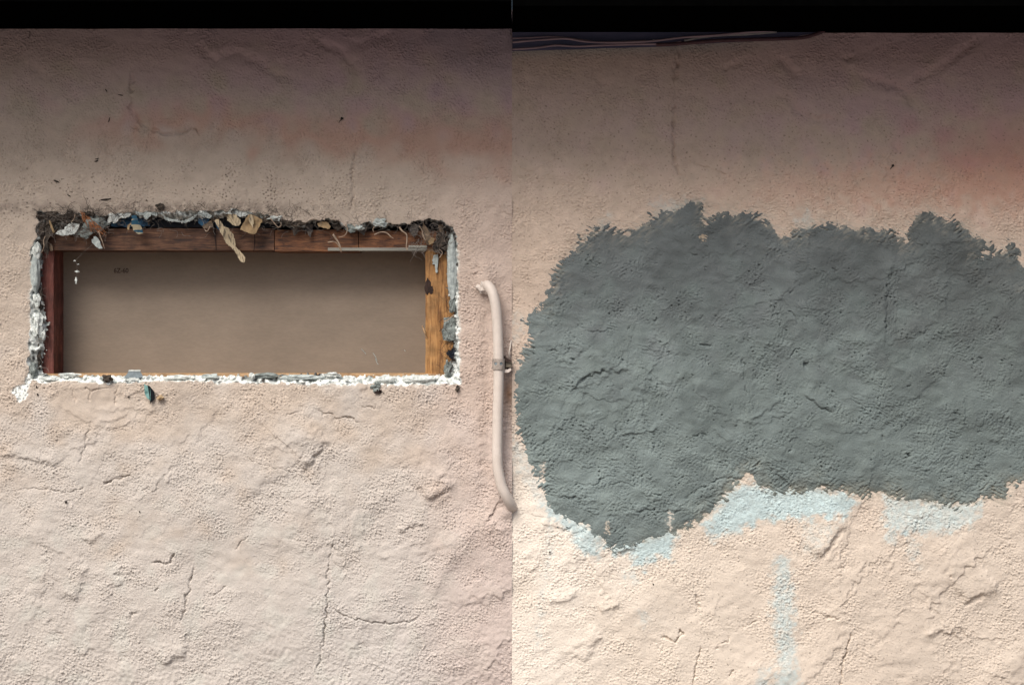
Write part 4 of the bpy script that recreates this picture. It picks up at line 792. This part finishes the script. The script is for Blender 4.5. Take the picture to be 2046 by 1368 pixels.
# steel clip on the bottom edge
cl = empty('steel_clip', PA(269, 752, 8), 'grey trapezoid steel clip standing on the white bottom edge', 'steel clip')
flake('clip_plate', [(247,755),(255,745),(257,741),(280,741),(282,745),(287,754),(270,756)], 6, M['steel'], 1.2, 0.2, 20, cl, seed=80, rag=.15)
flake('clip_lip', [(256,741),(258,738.5),(281,738.5),(280,742)], 5, M['white'], 1.2, 0.2, 20, cl, seed=81, rag=.3)
T(flake('plaster_chip', [(246,757),(262,754),(276,755),(280,759),(268,760),(250,759)], -1, M['white'], 2, 1, 40, seed=82), 'white plaster chip at the foot of the steel clip', 'plaster')
# dark shard and tan stub on the wall below
sh = empty('torn_shard', PA(300, 786, -6), 'torn teal and black shard sticking out of the wall below the clip', 'shard')
flake('shard_face', [(288,766),(291,769),(300,771),(298,785),(301,794),(301,800),(294,795),(289,786)], -9, M['teal'], 1.5, 1, 30, sh, seed=83, lean=(-.3, 0), rag=.3)
flake('shard_side', [(291,769),(299,770.5),(302,775),(308,782),(309,797),(304,802),(300,806),(301,796),(298,785),(299,773)], -9, M['inkblack'], 1.5, 1, 30, sh, seed=84, lean=(.8, 0), rag=.3)
st = empty('plug_stub', PA(321, 794, -4), 'small tan stub beside the teal shard', 'stub')
lump('stub_body', 320, 794, -5, 7, 5, 7, M['tan'], st, seed=85, jag=.3); tube('stub_wire', [PA(309, 789, -6), PA(314, 787, -8), PA(316, 791, -9), PA(311, 793, -7)], .0007, M['rust'], st, 5)
# bits on the wall
bits = [(682,238,3.2,3,'dark dead insect on the upper wall left of centre'), (1783,332,3.2,3,'dark dead insect on the wall above the cement patch')]
def onwall(F, u, v):
    return float(F.H[np.searchsorted(F.ys, v), min(np.searchsorted(F.xs, u), len(F.xs) - 1)])
for k, (u, v, a_, b2, lb) in enumerate(bits):
    F = FL if u < 1023 else FR; h = -onwall(F, u, v)
    e = empty('dead_insect', PA(u, v, h - 1), lb, 'insect', 'dead insects on the wall')
    lump('insect_head', u + 1, v - 1, h - 1.2, 2.8, 2.4, 2, M['insect'], e, seed=90 + k); tube('insect_tail', [PA(u, v + 1, h - 1), PA(u - 3, v + 4, h - 1), PA(u - 5, v + 8, h - .6)], [.0012, .0008, .0003], M['insect'], e, 5)
tw = [((107,360),(118,364),1.6,'short black twig on the wall above the left corner'), ((219,235),(216,245),1.0,'thin dark twig below the upper left crack'), ((59,63),(59.5,75),.7,'vertical dark thread near the top left'),
      ((210,178),(214,184),1.2,'little dark speck left of the upper crack'), ((236,189),(246,191),1.0,'little dark dash beside the upper crack'), ((201,399),(222,397),1.7,'dark flake stuck above the top left edge'),
      ((134,388),(141,393),1.2,'tiny forked twig above the upper left corner'), ((190,318),(198,316),1.1,'upper dark dash above the opening'), ((189,323),(196,320),1.7,'lower dark dash above the opening'),
      ((292,399),(294,402),1.2,'small dark speck above the striped scrap'), ((130,1001),(133,1003),3.2,'dark round speck low on the left wall'), ((278,1020),(279,1023),1.4,'small black dot low on the left wall'),
      ((822,795),(823,797),1.2,'small black dot below the opening'), ((1304,1165),(1306,1168),1.6,'small black dot low on the right wall'), ((1097,1101),(1099,1103),1.8,'small dark dot left of the patch foot'),
      ((73,770),(72,775),1.5,'dark speck under the lower left corner'), ((74,786),(76,790),2,'brown speck below the lower left corner'), ((255,793),(258,791),1.6,'dark speck left of the teal shard'),
      ((450,348),(452,350),1.1,'dark dot right of the upper crack')]
for k, (p, q, r, lb) in enumerate(tw):
    F = FL if p[0] < 1023 else FR; h = -onwall(F, *p)
    mid = ((p[0] + q[0]) / 2 + .5, (p[1] + q[1]) / 2 + .5)
    T(tube('debris_speck', [PA(*p, h - .8), PA(*mid, h - 1.4), PA(*q, h - .8)], [r / 2200, r / 1000, r / 2200], M['insect'], None, 6), lb, 'speck', 'specks and twigs stuck to the walls')
cr = empty('debris_cluster', PA(752, 778, -3), 'brown crumb cluster hanging below the bottom edge', 'debris')
lump('crumb_clot', 752, 772, -4, 8, 7, 4, M['grey'], cr, seed=95, jag=.9); lump('crumb_clot', 757, 782, -4, 6, 4, 4, M['rust'], cr, seed=96, jag=.8); tube('twig', [PA(760, 781, -5), PA(768, 786, -4), PA(772, 789, -3)], .0007, M['darkhair'], cr, 5)
T(lump('dirt_clot', 914, 776, -2, 3.5, 6, 2.5, M['dirt'], seed=97, jag=.5), 'dark dirt clot below the lower right corner', 'dirt')
T(lump('dirt_clot', 320, 414, -3, 6, 5, 3, M['dirt'], seed=98, jag=.9), 'dark dirt clot on the edge above the pale strip', 'dirt')

# =================================================================== conduit, strap and strut
cp = [(967,573,16),(969,572,2),(975,571,-12),(984,585,-22),(990,610,-26),(993.5,645,-27),(995.5,700,-27),(996,760,-27),(994,840,-27),(993.5,900,-27),(995,935,-27),(1001,966,-26),(1009,986,-24),(1017,1001,-18),(1022,1010,-8),(1024,1015,10)]
cn = empty('conduit', PA(995, 760, -27), 'cream painted conduit pipe running down beside the opening', 'pipe')
tube('pipe', [PA(*q) for q in cp], .0104, M['pipe'], cn, 24, sub=6)
lump('sealant_collar', 968, 574, -6, 15, 13, 9, M['pipe'], cn, seed=100, jag=.35)
# strap band with two real holes
bm = bmesh.new(); na, nz = 64, 26; c0 = PA(996, 727, -27); grid = []
for j in range(nz + 1):
    row = []
    for i in range(na + 1):
        th = R(-210 + 240 * i / na); z = (j / nz - .5) * .021; row.append(bm.verts.new((c0.x + .0126 * math.cos(th), c0.y + .0126 * math.sin(th), c0.z + z)))
    grid.append(row)
for j in range(nz):
    for i in range(na):
        th = -210 + 240 * (i + .5) / na; z = ((j + .5) / nz - .5) * 21; x = 12.6 * math.cos(R(th)); hole = False
        if math.sin(R(th)) < 0:
            for hx in (-5.5, 5.5):
                if math.hypot((x - hx) * 1.0, z - 1) < 3.1: hole = True
        if not hole: bm.faces.new((grid[j][i], grid[j][i + 1], grid[j + 1][i + 1], grid[j + 1][i]))
bmesh.ops.solidify(bm, geom=bm.faces[:], thickness=-.0012)
ps = empty('pipe_strap', c0, 'painted perforated strap band clamped round the conduit', 'pipe strap')
bm_link('band', bm, M['pipe'], ps, smooth=False)
tube('strap_lining', [c0 + Vector((0, 0, -.0095)), c0 + Vector((0, 0, .0095))], .0113, M['steel'], ps, 24, sub=1)
boxA('strap_tab', 1006, 711, 1010, 741, -22, 0, M['rust'], ps, .0006)
flake('strap_tab', [(1006,710),(1014,716),(1022,719),(1022,723),(1012,722),(1007,718)], -26, M['rust'], 1.2, .6, 30, ps, seed=101, rag=.2)
flake('strap_tab', [(1006,737),(1014,738),(1020,735),(1022,739),(1016,744),(1007,744)], -26, M['pipe'], 1.2, .6, 30, ps, seed=102, rag=.2)
sg = empty('strut_channel', PA(1016, 728, -14), 'short olive strut bracket between strap and wall edge', 'bracket')
boxA('channel_body', 1010.5, 722, 1022.5, 733.5, -20, 2, M['strut'], sg, .0006); boxA('bolt_head', 1012, 734.5, 1018, 739, -18, 0, M['rust'], sg, .0006)
T(tube('loose_cable', [PA(1021.5, 680, -3), PA(1019.5, 692, -9), PA(1017.5, 704, -12), PA(1018, 714, -8)], .0016, M['pipe'], None, 8), 'short cream cable loop just above the strut bracket', 'cable')

# =================================================================== trim board and cables under the added right eave
bm = bmesh.new(); top = 58
up_ = [(1023.6,62),(1640,62)]; lo_ = [(1640,66),(1600,72),(1560,80),(1500,83),(1440,86),(1380,89),(1340,93),(1250,96),(1150,99),(1080,101),(1023.6,103)]
ring = up_ + lo_; front = [bm.verts.new(P(u, v, -9)) for u, v in ring]; back = [bm.verts.new(P(u, v, 6)) for u, v in ring]
bm.faces.new(front); bm.faces.new(back[::-1])
for i in range(len(ring)): bm.faces.new((front[i], back[i], back[(i + 1) % len(ring)], front[(i + 1) % len(ring)]))
T(bm_link('trim_board', bm, M['trim']), 'tapering dark blue trim board under the added right eave', 'trim board')
cabs = [([(1024,79),(1060,78),(1095,76),(1130,78),(1165,83),(1200,87),(1240,86),(1290,84)], -13, .0019, 'cable', 'mauve cable arching highest along the trim board'),
        ([(1024,87.5),(1060,84),(1090,82),(1130,80),(1170,86),(1230,88),(1300,85),(1360,78),(1420,74),(1490,68),(1560,63)], -16.5, .0021, 'cable', 'mauve cable crossing under the highest one'),
        ([(1024,101),(1070,98),(1110,93),(1150,95),(1200,93),(1270,91),(1330,90),(1360,86)], -13, .0021, 'cable', 'lowest mauve cable along the foot of the trim board'),
        ([(1366,84),(1400,77),(1440,73),(1490,71),(1550,66)], -13.5, .0026, 'cablegrey', 'pale grey cable above the maroon one'),
        ([(1310,92),(1340,91),(1380,88),(1430,84),(1490,82),(1560,80),(1600,78),(1625,72),(1645,64)], -14, .0035, 'cabledark', 'thick maroon cable rising to the added eave')]
for k, (p, d, r, m, lb) in enumerate(cabs):
    T(tube('cable', [P(u, v, d) for u, v in p], r, M[m], None, 8), lb, 'cable', 'cables along the trim board')
# small clay lumps on the trim
for k, (u, v, lb) in enumerate([(1108, 91, 'tiny pale lump on the left of the trim board'), (1305, 82, 'pale crumb row on the middle of the trim board'), (1318, 90, 'bright little crumb under the trim board cables')]):
    T(lump('paint_crumb', u, v, -12, 6 if k == 1 else 2.5, 2, 3, M['palegrey'], seed=110 + k, jag=.7, sub=2), lb, 'crumb')
